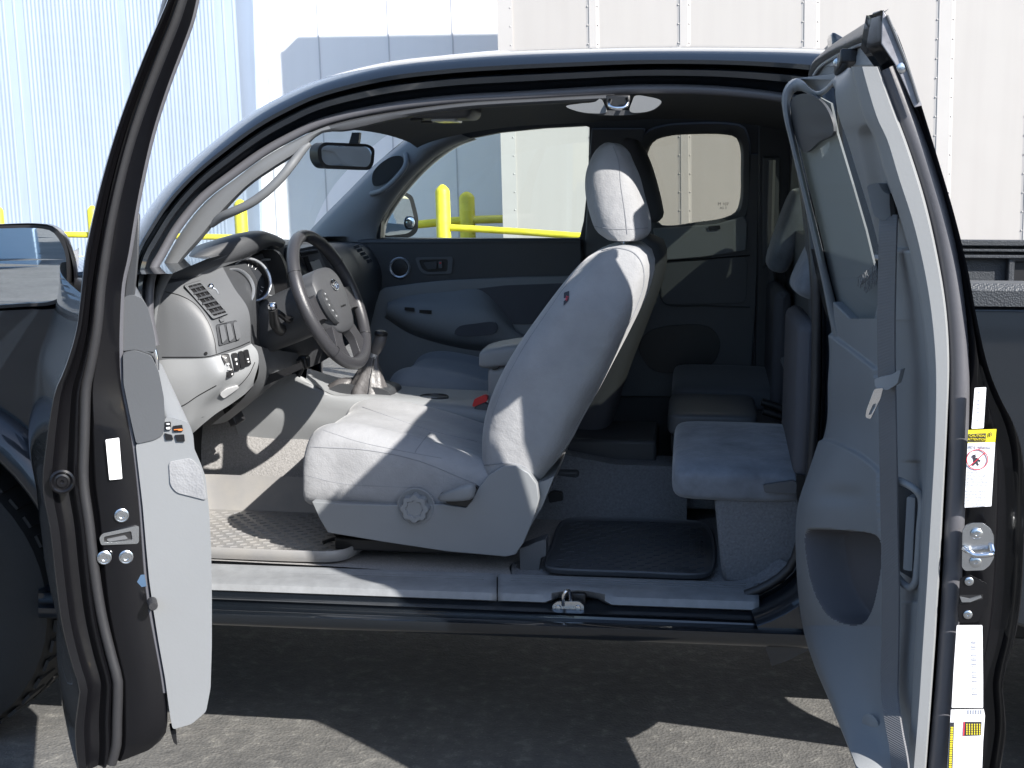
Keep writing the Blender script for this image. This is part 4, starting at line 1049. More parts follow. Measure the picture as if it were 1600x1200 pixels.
plate('buckle_button', rr([(738, 634), (741, 624), (757, 617), (762, 620), (761, 627), (740, 636)], 2), .755, .02, RED, bk, bev=.002)
# pedals
pc_ = P(366, 648, .62)
box('brake_pedal', pc_, (.022, .07, .055), RUB, TRUCK, rot=Matrix.Rotation(R(-25), 3, 'Y'))
tube('pedal_arm', [pc_, pc_+V((-.05, 0, .10)), pc_+V((-.08, 0, .22))], .008, PLX, TRUCK, n=6)

# =================================================================== SEATS
def backrest(name, pairs, yc, yref, hw, m, par, e=4.5, nr=26, crown=0.0):
    """pairs of (front px, back px) from the bottom up, silhouettes read at depth yref"""
    A = crv([P(a[0], a[1], yref) for a, b in pairs], nr); B = crv([P(b[0], b[1], yref) for a, b in pairs], nr)
    hws = [hw(i/(nr-1)) for i in range(nr)]; rws = []
    for i in range(nr):
        c = (A[i]+B[i])/2; c.y = yc; ax = (B[i]-A[i]); L = ax.length/2; ax.y = 0; ax.normalize()
        rws.append(supring(c, ax, V((0, 1, 0)), L, hws[i], e, 44))
    def shrink(r, s_):
        c = sum(r, V())/len(r); return [c+(p-c)*s_ for p in r]
    up = (rws[-1][0]-rws[-2][0]).length
    d = (sum(rws[-1], V())-sum(rws[-2], V()))/44; d0 = (sum(rws[0], V())-sum(rws[1], V()))/44
    rws = [[p+d0*.5 for p in shrink(rws[0], .6)]]+rws+[[p+d*.25 for p in shrink(rws[-1], .75)], [p+d*.35 for p in shrink(rws[-1], .3)]]
    return grid(name, rws, m, par, close=True, cap=True, ang=70)

def front_seat(name_par, dy=0.0, driver=True):
    par = part(name_par)
    yc = .50+dy
    if driver:
        pairs = [((754, 742), (846, 752)), ((750, 690), (884, 705)), ((756, 645), (908, 660)), ((775, 595), (935, 612)), ((803, 545), (958, 568)), ((838, 495), (982, 522)), ((872, 450), (1002, 482)), ((899, 418), (1014, 450)), ((922, 399), (1019, 420)), ((945, 389), (1014, 400)), ((965, 385), (1000, 389))]
        yr = .33
    else:
        pairs = [((842, 740), (934, 742)), ((845, 690), (940, 700)), ((855, 640), (958, 655)), ((872, 600), (974, 605)), ((895, 545), (990, 560)), ((915, 495), (1008, 515)), ((935, 455), (1025, 470)), ((950, 428), (1036, 438)), ((962, 405), (1041, 405)), ((975, 385), (1036, 380)), ((990, 372), (1020, 372))]
        yr = 1.15
    b = backrest('backrest', pairs, yc, yr, lambda t: .245-.02*t-.05*max(0, t-.72)/.28, FABL if driver else DFAB, par)  # passenger seat gets darker cloth, far-side shade put into the colour
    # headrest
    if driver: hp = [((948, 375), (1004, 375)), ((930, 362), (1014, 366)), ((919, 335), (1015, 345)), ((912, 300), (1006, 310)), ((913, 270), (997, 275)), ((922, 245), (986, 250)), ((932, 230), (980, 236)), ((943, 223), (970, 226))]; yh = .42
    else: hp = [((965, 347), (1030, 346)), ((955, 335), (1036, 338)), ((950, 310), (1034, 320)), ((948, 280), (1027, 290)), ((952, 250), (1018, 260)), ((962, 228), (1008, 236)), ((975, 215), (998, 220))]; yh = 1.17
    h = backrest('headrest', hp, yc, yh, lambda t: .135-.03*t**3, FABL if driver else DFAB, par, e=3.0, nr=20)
    for k in (-.05, .05):
        a_ = P(978, 384, .5) if driver else P(1003, 372, 1.25); c_ = P(976, 366, .5) if driver else P(1000, 340, 1.25)
        tube('headrest_post', [V((a_.x, yc+k*1.3, a_.z-.03)), V((c_.x, yc+k*1.3, c_.z+.01))], .006, CHR, par, n=4)
    return par, b, h
ds, dback, dhead = front_seat('driver_seat')
# seams on the driver's backrest and headrest (piping)
def seam(o, pts, r, m, n=30, name='seam', lift=-.0002):
    r *= .8
    bpy.context.view_layer.update()
    q = [near(o, p.x, p.y, lift) for p in pcrv(pts, n)]; q = [p for p in q if p is not None]
    if len(q) > 2: return tube(name, q, r, m, o, k=6)
SEAMM = mat('seam_thread', (0.20, 0.205, 0.22), .9)
seam(dhead, [(958, 229), (966, 250), (970, 290), (976, 330), (980, 366)], .0018, SEAMM)
seam(dhead, [(922, 352), (950, 357), (985, 358), (1012, 356)], .0014, SEAMM)
seam(dback, [(940, 392), (965, 388), (990, 395), (1003, 412), (1006, 440), (998, 470), (985, 500), (972, 524)], .0025, SEAMM, 50)
seam(dback, [(915, 410), (885, 445), (850, 495), (815, 548), (788, 600), (768, 652)], .0014, SEAMM, 40)
seam(dback, [(757, 727), (790, 724), (815, 728), (843, 749)], .0022, SEAMM, 30)
seam(dback, [(914, 640), (880, 700), (852, 742)], .0016, SEAMM, 30)
q = near(dback, 885, 465)
if q:
    plate('airbag_tag', rr([(882, 458), (890, 455), (889, 470), (881, 478)], 1.5), lambda x, y: near(dback, x, y, .002) or P(x, y, .27), 0, INK, dback, dvec=V((0, .002, 0)), bev=0)
    text('tag_print', 'SRS', P(885.5, 466, q.y-.004), V((.4, 0, .9)).normalized(), V((-.9, 0, .4)).normalized(), .008, REDI, dback)
lathe('post_sleeve', P(980, 384, .43), (0, 0, 1), [(.014, -.004), (.014, .002), (.008, .004)], LWHT, dback, k=18)
# cushion
def cushion(nm, xz, ycen, hw, m, par, drop=.12, bol=.03):
    rws = []
    for x, zn, w_, dr in xz:
        pts = []
        for y, z in ((-1.0, zn-dr), (-1.02, zn-dr*.6), (-1.0, zn-.022), (-.965, zn), (-.84, zn+bol*.8), (-.70, zn+bol), (-.55, zn+bol*.55), (-.48, zn+bol*.38), (-.25, zn+bol*.42), (0, zn+bol*.45), (.25, zn+bol*.42), (.48, zn+bol*.38), (.55, zn+bol*.55), (.70, zn+bol), (.84, zn+bol*.8), (.965, zn), (1.0, zn-.022), (1.02, zn-dr*.55), (1.0, zn-dr)):
            pts.append(V((x, ycen+y*hw*w_, z)))
        rws.append(pts)
    return grid(nm, rws, m, par, close=True, cap=True, sub=2)
cz = [(-.935, .690, .90, .03), (-.945, .715, .955, .055), (-.932, .748, .985, .10), (-.905, .768, 1, .122), (-.86, .776, 1, .13), (-.80, .772, 1, .128), (-.72, .757, 1, .118), (-.64, .738, 1, .10), (-.56, .712, 1, .08), (-.50, .695, 1, .06), (-.44, .69, 1, .06), (-.43, .66, .98, .03)]
cz = [(x, z, w_, d_+(.075 if i_ > 0 else .05)) for i_, (x, z, w_, d_) in enumerate(cz)]
cu = cushion('cushion', cz, .50, .245, FABL, ds)
def cgrid(y0, y1, x0, x1): pass
seam(cu, [(478, 698), (520, 700), (570, 703), (650, 719), (745, 757)], .0016, SEAMM, 40)
seam(cu, [(566, 636), (620, 655), (670, 672), (745, 690)], .0015, SEAMM, 40)
seam(cu, [(672, 676), (660, 690), (650, 704), (648, 709)], .0016, SEAMM, 20)
seam(cu, [(505, 672), (560, 690), (620, 703), (690, 716)], .0012, SEAMM, 40)
seam(cu, [(476, 742), (530, 755), (600, 760), (660, 762)], .0010, SEAMM, 30)
# weave bands on the bolsters
seatY = .235
shp = [(487, 784), (530, 787), (600, 789), (690, 788), (728, 794), (738, 782), (748, 762), (764, 742), (785, 729), (806, 728), (826, 739), (839, 757), (842, 780), (835, 808), (818, 848), (806, 866), (790, 870), (700, 862), (600, 847), (512, 832), (500, 812)]
sd_ = plate('side_trim', shp, seatY, .035, PLS, ds, bev=.012, seg=4)
plate('lever_cutout', rr([(686, 772), (745, 760), (748, 765), (733, 792), (700, 788)], 4), seatY+.004, .02, PLX, ds)
box('seat_base', (-.66, .50, .58), (.44, .40, .14), PLX, ds, bev=.01)
lv_ = [P(x, y, Y) for x, y, Y in ((684, 778, .222), (700, 775, .212), (725, 770, .208), (745, 765, .212))]
rws = [supring(c, V((0, 1, 0)), V((0, 0, 1)), a, b, 3, 20) for c, a, b in zip(lv_, (.006, .013, .016, .017), (.008, .013, .020, .022))]
grid('recline_lever', rws, PLS, ds, close=True, cap=True, sub=1)
kc = P(650, 792, seatY)
lathe('knob_dish', kc+V((0, .001, 0)), (0, -1, 0), [(.047, -.003), (.047, .0015), (.044, .002), (.042, .0005), (.001, .0005)], PLS, ds, k=40)
kr = []
for hgt, s_ in ((0, 1), (.018, .98), (.022, .92), (.022, .62), (.018, .56), (.018, .02)):
    kr.append([kc+V((math.cos(a)*.034*s_*(1+.085*math.cos(8*a)), -hgt, math.sin(a)*.034*s_*(1+.085*math.cos(8*a)))) for a in [2*math.pi*k/96 for k in range(96)]])
grid('height_knob', kr, PLS, ds, close=True, cap=True, ang=50)
plate('back_panel_edge', rr([(838, 754), (850, 752), (866, 744), (848, 790), (826, 828), (822, 826), (838, 790)], 2), .27, .40, PLS, ds, bev=.003)
box('seat_rail', (-.69, .30, .50), (.36, .03, .03), PLX, ds)
box('seat_rail', (-.69, .70, .50), (.36, .03, .03), PLX, ds)
plate('rail_cover', rr([(812, 857), (842, 846), (853, 842), (853, 868), (845, 872), (842, 890), (813, 894)], 2), .27, .05, PLM, ds, bev=.003)
tube('rail_bar', [P(505, 848, .32), P(522, 842, .34), P(560, 846, .34)], .005, PLX, ds, n=8)
plate('belt_anchor', rr([(856, 772), (864, 768), (878, 770), (880, 782), (858, 786)], 3), .62, .02, PLX, ds)
# passenger seat
ps, pback, phead = front_seat('passenger_seat', .75, False)
czp = [(x+.03, z+.035, w_, d_) for x, z, w_, d_ in cz]
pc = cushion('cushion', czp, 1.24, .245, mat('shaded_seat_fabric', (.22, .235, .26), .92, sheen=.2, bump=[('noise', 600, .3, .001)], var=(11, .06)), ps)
box('seat_base', (-.63, 1.24, .60), (.44, .42, .16), PLX, ps, bev=.01)

# ---------- rear seats
rs_ = part('rear_seat')
def slab(nm, x0, x1, yc, hw, zc, hz, tilt, m, par, e=4.5):
    ux = V((0, math.cos(tilt), math.sin(tilt))); uz = V((0, -math.sin(tilt), math.cos(tilt)))
    L = x1-x0; rws = []
    for t, s_, q_ in ((0, .70, .45), (.012, .88, .75), (.05, .97, .93), (.14, 1, 1), (.5, 1, 1.0), (.86, 1, .96), (.97, .95, .9), (1, .8, .7)):
        rws.append(supring(V((x0+L*t, yc, zc)), ux, uz, hw*s_, hz*q_, e, 40))
    return grid(nm, rws, m, par, close=True, cap=True, sub=1)
q0 = P(1050, 720, .30)
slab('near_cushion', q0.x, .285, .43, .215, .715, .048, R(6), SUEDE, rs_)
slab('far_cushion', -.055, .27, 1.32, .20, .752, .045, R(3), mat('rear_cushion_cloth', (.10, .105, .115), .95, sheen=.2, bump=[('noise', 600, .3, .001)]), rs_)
slab('centre_armrest', -.06, .19, .93, .155, .735, .035, R(2), PLM, rs_, e=7)
slab('centre_box', -.05, .28, .93, .15, .68, .05, 0, PLD, rs_, e=7)
for Y in (.43, 1.30):
    vs, fs = boxv((.265, Y, .90), (.05, .44, .36)); finish('seat_back', vs, fs, DFAB, rs_, bev=.03, seg=4)
for (a, b, Y) in (((1252, 306), (1214, 412), 1.28), ((1296, 372), (1256, 452), .44)):
    A, B = P(*a, Y), P(*b, Y); ax = (B-A).normalized(); nn = V((ax.z, 0, -ax.x)); rws = []
    for t, s_ in ((-.10, .35), (-.06, .7), (.0, .92), (.2, 1), (.8, 1), (1.0, .92), (1.07, .7), (1.11, .35)):
        rws.append(supring(A.lerp(B, t), nn, V((0, 1, 0)), .040*s_, .115*(.6+.4*s_), 3.2, 32))
    grid('rear_headrest', rws, SUEDE, rs_, close=True, cap=True, sub=1)
plate('fold_lever', rr([(1192, 758), (1240, 751), (1246, 756), (1244, 771), (1195, 770)], 4), .205, .02, PLM, rs_, bev=.004)
plate('hinge_cover', rr([(1244, 742), (1262, 744), (1262, 790), (1246, 785)], 4), .20, .03, PLX, rs_, bev=.004)
plate('under_tray', rr([(1158, 789), (1258, 788), (1256, 806), (1160, 806)], 4), .24, .20, PLB, rs_, bev=.005)
for i_, (x, y) in enumerate(((1190, 628), (1192, 642))):
    tube('rear_buckle', [P(x, y, .80), P(x+22, y+7, .80), P(x+40, y+14, .80)], .011, PLX, rs_, n=8)
    tube('buckle_tongue', [P(x+36, y+13, .80), P(x+52, y+12+4*i_, .80)], .009, ZINC, rs_, n=4)
tube('belt_webbing', [P(1225, 560, .9), P(1240, 600, .85), P(1250, 660, .8), P(1262, 690, .6)], .012, BELT, rs_, n=14, k=6)
# carpeted step under the rear seat
bx_ = [[P(1118, 792, .235), P(1270, 792, .235), P(1270, 900, .235), P(1128, 905, .235)]]
plate('rear_bulkhead', [(1116, 780), (1290, 780), (1290, 905), (1130, 908), (1126, 880)], .238, .50, CARPD, TRUCK, bev=.01)
box('rear_bulkhead', (.13, 1.2, .59), (.30, .75, .22), CARPD, TRUCK, bev=.01)
box('storage_bin', (-.22, 1.02, .585), (.26, .30, .16), PLD, TRUCK, bev=.01)
box('jack_cover', (-.40, .88, .55), (.20, .22, .09), PLD, TRUCK, bev=.01)

# =================================================================== FLOOR MATS (loose things)
def tray(name, lbl, outl, rimz, m, ym=.215, wall=0.0, world=False):
    pts = [V((x, y, FZ+.014)) for x, y in outl] if world else [PZ(x, y, FZ+.014) for x, y in outl]
    for p in pts: p.y = max(p.y, ym)
    pts = crv(pts, 120, True); c = sum(pts, V())/len(pts)
    t_ = thing(name, lbl, 'floor mat', (c.x, c.y, FZ), 'rubber floor mats')
    rws = []
    for s_, dzz in ((.985, 0), (1.0, .010), (1.0, rimz), (.990, rimz+.003), (.982, rimz-.002), (.974, .009), (.965, .006), (.5, .006), (.02, .006)):
        rws.append([V((c.x+(p.x-c.x)*s_, c.y+(p.y-c.y)*s_+(.03*sstep((p.y-.55)/.10) if wall and dzz > .015 else 0), FZ+.009+dzz+(wall*sstep((p.y-.45)/.18) if dzz > .015 else 0))) for p in pts])
    grid('tray', rws, m, t_, close=True, cap=True, ang=50)
    bs_ = []
    x0 = min(p.x for p in pts); x1 = max(p.x for p in pts); y0 = min(p.y for p in pts); y1 = max(p.y for p in pts)
    def inside(x, y):
        ins = False; j = len(pts)-1
        for i in range(len(pts)):
            a, b = pts[i], pts[j]
            if (a.y > y) != (b.y > y) and x < (b.x-a.x)*(y-a.y)/(b.y-a.y)+a.x: ins = not ins
            j = i
        return ins
    r_ = 0; y = y0+.03
    while y < y1-.03:
        x = x0+.02+(.018 if r_ % 2 else 0)
        while x < x1-.02:
            if inside(x, y) and inside(x+.03, y) and inside(x-.03, y) and inside(x, y+.03) and inside(x, y-.03):
                a = R(28) if True else 0
                bs_.append(boxv((x, y, FZ+.0165), (.018, .0020, .0026), Matrix.Rotation(a, 3, 'Z')))
            x += .036
        y += .023; r_ += 1
    multi('tread_pattern', bs_, m, t_, smooth=False)
    return t_, c
tray('floor_mat', 'light grey ribbed rubber mat in front of the driver seat, in the sun', [(-1.42, .222), (-1.25, .222), (-1.10, .222), (-1.00, .224), (-.92, .228), (-.87, .232), (-.835, .255), (-.815, .32), (-.80, .45), (-.80, .60), (-.82, .665), (-.95, .675), (-1.08, .675), (-1.25, .675), (-1.40, .66), (-1.42, .55), (-1.425, .4)], .026, MATR, ym=.225, wall=.07, world=True)
rmt, rc = tray('floor_mat', 'dark rubber mat on the shaded floor behind the driver seat', [(-.335, .24), (-.32, .222), (-.10, .220), (.02, .222), (.055, .24), (.070, .30), (.058, .66), (.03, .70), (-.28, .70), (-.33, .67), (-.34, .40)], .012, MATRD, ym=.2, world=True)
pm = [boxv((rc.x+.16+i_*.012, rc.y+.0, FZ+.0185), (.004, .13, .004)) for i_ in range(3)]
multi('maker_bars', pm, MATRD, rmt, smooth=False)

# =================================================================== FRONT DOOR (open)
FDD = V((-.447, .894, 0)); FDN = V((-.894, -.447, 0))     # towards the hinge / outwards
L_ = [(283, -70), (273, -30), (262, 0), (228, 80), (190, 180), (165, 260), (145, 340), (133, 400), (125, 470), (118, 520), (100, 578), (86, 610), (78, 650), (71, 700), (66, 760), (78, 830), (86, 900), (97, 980), (112, 1040), (124, 1080), (121, 1105), (117, 1140), (119, 1180), (124, 1215)]
M_ = [(325, -70), (315, -30), (302, 30), (288, 70), (262, 140), (240, 210), (222, 290), (212, 345), (203, 400), (194, 440), (191, 480), (190, 545), (193, 600), (203, 650), (212, 700), (221, 780), (225, 830), (230, 900), (237, 955), (247, 1010), (256, 1060), (262, 1110), (258, 1150), (238, 1170)]
NL = 80
def rsY(lst, n, y0, y1):
    """resample a pixel polyline evenly in y"""
    out = []
    c = pcrv(lst, 300)
    for i in range(n):
        y = y0+(y1-y0)*i/(n-1); j = 0
        while j < 298 and c[j+1].y < y: j += 1
        a, b = c[j], c[j+1]; t = (y-a.y)/(b.y-a.y) if abs(b.y-a.y) > 1e-6 else 0
        out.append((a.x+(b.x-a.x)*max(0, min(1, t)), y))
    return out
Lc = [(p.x, p.y) for p in pcrv(L_, NL)]; Mc = [(p.x, p.y) for p in pcrv(M_, NL)]
fdo = part('front_door')
def fdp(i, t, back, y0=-.905):
    x = Lc[i][0]*(1-t)+Mc[i][0]*t; y = Lc[i][1]*(1-t)+Mc[i][1]*t
    return P(x, y, y0+.065*t)+FDD*back
band = [(0, .05), (0, .004), (.012, .0), (.10, .0), (.125, .010), (.17, .016), (.26, .018), (.30, .010), (.33, .0), (.36, -.002), (.40, .012), (.44, .02), (.50, .016), (.54, .004), (.56, .0), (.94, .0), (1.0, .004), (1.0, .03)]
jb = grid('door_shell', [[fdp(i, t, b) for i in range(NL)] for t, b in band], JAMB, fdo, ang=60)
tube('door_weatherstrip', [fdp(i, .44+.02*math.sin(i*.2), .006) for i in range(NL)], .0085, RUB, jb, k=12)
tube('trim_edge_seal', [fdp(i, .985, .004) for i in range(3, NL-6)], .004, RUBG, jb, k=8)
# exterior skin and bottom
ib = next(i for i in range(NL) if Lc[i][1] > 455)
rws = []
for k in range(14):
    t = k/13
    rws.append([fdp(i, 0, .004)+FDD*(.97*t)+FDN*(.035*math.sin(math.pi*t))+V((0, 0, (.02*t if i == ib else 0))) for i in range(ib, NL)])
grid('door_skin', rws, PAINT, jb)
rws = [[fdp(i, .98, .03)+FDD*(.93*t) for i in range(ib, NL)] for t in (0, .3, .6, 1)]
grid('inner_skin', rws, JAMB, jb)
bt0 = fdp(NL-1, 0, 0); bt1 = fdp(NL-1, 1, 0)
# window frame bar inner face and header
rws = [[fdp(i, 1, .03) for i in range(ib+1)], [fdp(i, .5, .045) for i in range(ib+1)], [fdp(i, 0, .05) for i in range(ib+1)]]
grid('window_frame', rws, JAMB, jb, ang=60)
top = fdp(0, .5, .02)
hp_ = [top, top+FDD*.22+V((0, 0, .0)), top+FDD*.45+V((-.02, -.01, -.10)), top+FDD*.70+V((-.05, -.03, -.25)), top+FDD*.93+V((-.09, -.05, -.46)), top+FDD*.95+V((-.10, -.05, -.53))]
tube('window_header', hp_, .022, JAMB, jb, n=24, k=10)
# plate details on the jamb
def jY(x, y): return P(x, y, -.905+.065*max(0, min(1, (x-90)/130.0))-.002)
def jplate(name, pts, m, par=None, th=.001, off=0.0, bev=0): return plate(name, pts, lambda x, y: jY(x, y)-FDD*off, 0, m, par or fdo, dvec=FDD*th, bev=bev)
jplate('maker_label', rr([(165, 687), (186, 684), (191, 748), (171, 750)], 1.5), WHT)
ltc = part('door_latch')
jplate('latch_plate', [rr([(155, 840), (160, 833), (214, 821), (217, 822), (217, 846), (214, 849), (158, 851)], 3), rr([(162, 838), (205, 829), (207, 843), (163, 847)], 3)[::-1]], ZINC, ltc, th=.004, off=.003, bev=.0008)
jplate('latch_slot', rr([(161, 837), (207, 828), (208, 845), (162, 848)], 3), PLX, ltc, th=.002, off=.0)
jplate('latch_pawl', rr([(166, 842), (195, 836), (200, 841), (170, 846)], 2), PLM, ltc, th=.004, off=.003)
for x, y in ((190, 805), (163, 871), (197, 870)):
    lathe('latch_bolt', jY(x, y), -FDD, [(.0112, 0), (.0112, .002), (.0095, .003), (.0088, .0028), (.008, .0045), (.0045, .0045), (.004, .002), (.001, .002)], ZINC, ltc, k=20)
gm = lathe('grommet', jY(97, 752)-FDD*.0, -FDD, [(.019, 0), (.019, .004), (.016, .006), (.013, .003), (.012, .002), (.009, .003), (.008, .005), (.003, .005), (.001, .003)], JAMB, fdo, k=28)
jplate('blue_tape', [(192, 899), (226, 898), (229, 916), (196, 921)], TAPE)
lathe('rubber_bumper', P(238, 943, -.86), -FDD, [(.008, -.01), (.008, .012), (.006, .016), (.001, .016)], RUB, fdo, k=16)
# inner trims
lt = [(212, 694), (240, 688), (256, 676), (258, 652), (268, 652), (285, 657), (297, 664), (302, 680), (304, 705), (313, 722), (321, 745), (327, 800), (330, 860), (331, 930), (331, 1010), (329, 1075), (322, 1112), (300, 1131), (270, 1140), (266, 1120), (258, 1060), (248, 1005), (240, 955), (233, 905), (228, 850), (223, 790), (216, 730)]
t1 = plate('door_trim', rr(lt, 5, 3), -.845, 0, PLL, fdo, dvec=FDD*.70, bev=.024, seg=6)
plate('trim_clip', rr([(266, 1142), (275, 1140), (277, 1165), (271, 1160)], 2), -.82, 0, PLX, fdo, dvec=FDD*.03, bev=.001)
plate('armrest_pad', rr([(264, 722), (298, 716), (314, 732), (323, 782), (300, 776), (276, 770), (266, 758)], 6), -.8475, 0, FABL, fdo, dvec=FDD*.01, bev=.001)
plate('trim_garnish', rr([(192, 552), (212, 548), (236, 556), (248, 580), (256, 620), (258, 655), (255, 680), (240, 688), (213, 694), (203, 650), (193, 600)], 5, 3), -.847, 0, PLM, fdo, dvec=FDD*.55, bev=.008, seg=4)
plate('trim_garnish', rr([(190, 466), (206, 460), (222, 466), (232, 482), (238, 505), (243, 530), (244, 548), (236, 554), (212, 546), (191, 549)], 5, 3), -.835, 0, PLM, fdo, dvec=FDD*.55, bev=.010, seg=4)
plate('sash_cover', [(192, 468), (199, 400), (208, 345), (213, 330), (219, 334), (217, 400), (211, 462), (200, 470)], -.833, 0, PLD, fdo, dvec=FDD*.04, bev=.003)
hq = plate('door_handle', rr([(230, 520), (236, 528), (246, 556), (247, 580), (242, 576), (236, 560), (227, 545)], 3), -.78, 0, SIL, fdo, dvec=FDD*.05, bev=.004)
tube('handle_bright', [P(229, 523, -.785), P(239, 538, -.785), P(245, 560, -.785), P(246, 578, -.785)], .003, CHR, fdo, n=14)
swp = part('switch_panel')
def swl(name, pts, m, Y=-.848, th=.01): return plate(name, rr(pts, 1.2, 2), Y, 0, m, swp, dvec=FDD*th, bev=.0008)
swl('window_switch', [(257, 660), (267, 659), (267, 672), (258, 673)], PLX); swl('window_switch', [(270, 666), (285, 664), (286, 674), (271, 675)], PLX)
swl('window_switch', [(257, 677), (269, 680), (271, 687), (259, 688)], PLX); swl('window_switch', [(273, 680), (288, 679), (289, 690), (276, 690)], PLX)
swl('switch_mark', [(259, 668), (266, 667), (266, 671), (260, 671)], LWHT, Y=-.8495, th=.001); swl('switch_mark', [(259, 662), (265, 661), (265, 664), (260, 664)], LWHT, Y=-.8495, th=.001)
swl('switch_mark', [(271, 671), (285, 670), (285, 673), (272, 673)], ORG, Y=-.8495, th=.001)
# exterior mirror of this door
dm = part('driver_door_mirror')
MYY = -.42
MF = lambda o_: (lambda x, y: P(x, y, MYY+o_+(x-10)*.00026))
mo_ = sm2([(-70, 352), (0, 350), (60, 349), (84, 353), (99, 366), (110, 390), (117, 420), (117, 448), (108, 469), (94, 480), (40, 483), (-60, 484), (-90, 470), (-92, 370)], 60)
mrw = []
for sc2, bk in ((.90, .012), (.955, .004), (1.0, -.010), (1.005, 0), (.985, .03), (.93, .06), (.80, .085), (.55, .10), (.2, .106)):
    mrw.append([P(5+(x-5)*sc2, 416+(y-416)*sc2, MYY+(5+(x-5)*sc2-10)*.00026)+V((-.25*bk, bk, 0)) for x, y in mo_])
grid('mirror_housing', mrw, mat('mirror_plastic', (.008, .008, .010), .35, coat=.4), dm, close=True, cap=True)
plate('mirror_bezel', [sm2([(-75, 354), (0, 352.5), (58, 352), (84, 356), (98, 370), (106, 392), (109, 420), (107, 448), (100, 467), (82, 476), (40, 479), (-60, 481), (-86, 466), (-88, 372)], 60), sm2([(-70, 359), (0, 357), (55, 356.5), (80, 361), (92, 374), (101, 394), (104, 420), (103, 444), (96, 462), (79, 471), (40, 474), (-56, 476), (-80, 462), (-82, 376)], 60)[::-1]], MF(-.012), 0, PLX, dm, dvec=V((-.004, .02, 0)), bev=.003)
mgn = V((.28, -1, -.02)).normalized()
plate('mirror_glass', sm2([(-70, 359), (0, 357), (55, 356.5), (80, 361), (92, 374), (101, 394), (104, 420), (103, 444), (96, 462), (79, 471), (40, 474), (-56, 476), (-80, 462), (-82, 376)], 60), MF(-.006), 0, MIRR, dm, dvec=V((-.002, .004, 0)), smooth=False)
tube('mirror_arm', [P(118, 455, MYY+.05), P(135, 462, MYY+.03), P(160, 468, MYY-.02)], .028, PLX, dm, n=8, k=12)

# =================================================================== REAR DOOR (open)
rdo = part('rear_door')
C1 = [(1232, 128), (1222, 160), (1232, 205), (1248, 280), (1266, 360), (1284, 440), (1298, 510), (1302, 550), (1299, 600), (1292, 665), (1275, 735), (1258, 795), (1251, 870), (1254, 930), (1262, 985), (1279, 1040), (1300, 1092), (1322, 1150), (1345, 1215)]
C5 = [(1330, 106), (1340, 150), (1352, 190), (1366, 215), (1385, 280), (1410, 350), (1430, 430), (1444, 520), (1450, 600), (1449, 700), (1443, 800), (1437, 900), (1430, 1000), (1424, 1100), (1414, 1215)]
C6 = [(1373, 104), (1395, 165), (1420, 232), (1445, 312), (1465, 400), (1478, 480), (1483, 560), (1480, 660), (1473, 800), (1465, 950), (1456, 1080), (1446, 1215)]
NR = 90
c1 = rsY(C1, NR, 130, 1213); c5 = rsY(C5, NR, 106, 1213); c6 = rsY(C6, NR, 104, 1213)
RDX = V((.15, -.74, 0))
def Yr(s_): return -.0+(-.70)*s_
def yz(py, Y):
    th = PITCH+math.atan((py-600)/FPX)
    return min(Y, CAM.y+.975/math.tan(th)) if th > .2 else Y
# window zone: between c1 (left ribbon) and c3
C3 = [(1262, 143), (1285, 170), (1302, 212), (1326, 288), (1346, 360), (1362, 430), (1372, 480), (1368, 512), (1350, 530)]
def rdP(px, py, off=0.0):
    """door trim surface: depth grows from the hinge edge to the shut edge"""
    i = max(0, min(NR-1, (py-106)/(1213-106)*(NR-1))); k = int(i); k2 = min(NR-1, k+1); f = i-k
    a = c1[k][0]*(1-f)+c1[k2][0]*f; b = c5[k][0]*(1-f)+c5[k2][0]*f
    s_ = max(-.05, min(1.1, (px-a)/(b-a))); return P(px, py, Yr(.02+.93*s_)-off)
def inpoly(x, y, p):
    ins = False; j = len(p)-1
    for i in range(len(p)):
        if (p[i][1] > y) != (p[j][1] > y) and x < (p[j][0]-p[i][0])*(y-p[i][1])/(p[j][1]-p[i][1])+p[i][0]: ins = not ins
        j = i
    return ins
def pdist(x, y, p):
    best = 1e9
    for i in range(len(p)):
        (ax, ay), (bx2, by) = p[i-1], p[i]; dx_, dy_ = bx2-ax, by-ay; l2 = dx_*dx_+dy_*dy_ or 1e-9
        t = max(0, min(1, ((x-ax)*dx_+(y-ay)*dy_)/l2)); best = min(best, math.hypot(x-ax-t*dx_, y-ay-t*dy_))
    return best
def ztrim(name, left, right, y0, y1, nr, nc, m, disp, par, sleft=0.0, m2=None, m2poly=None, tops=None):
    l = rsY(left, nr, y0, y1); r = rsY(right, nr, y0, y1); rws = []
    for j in range(nc+1):
        s_ = j/nc; col_ = []
        for i in range(nr):
            x = l[i][0]*(1-s_)+r[i][0]*s_; y = l[i][1]
            edge_ = 1-sstep(s_*nc*1.0/6) if sleft == 0 else 0
            yl_ = yz(y, Yr(.02+.93*sleft)); yr_ = Yr(.95)
            p = P(x, y, yl_+(yr_-yl_)*s_+.02*edge_)
            dx_ = disp(x, y, s_); col_.append(p+V((dx_, 0, 0)))
        rws.append(col_)
    o = grid(name, rws, m, par, ang=70)
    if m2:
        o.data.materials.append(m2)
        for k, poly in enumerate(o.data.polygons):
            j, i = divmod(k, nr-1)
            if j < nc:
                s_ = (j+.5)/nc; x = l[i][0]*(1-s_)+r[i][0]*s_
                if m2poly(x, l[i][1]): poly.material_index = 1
    return o
POCK = sm2([(1281, 842), (1286, 829), (1305, 827), (1335, 829), (1362, 833), (1376, 840), (1378, 870), (1372, 915), (1362, 955), (1350, 974), (1334, 976), (1316, 965), (1302, 940), (1288, 900)], 70)
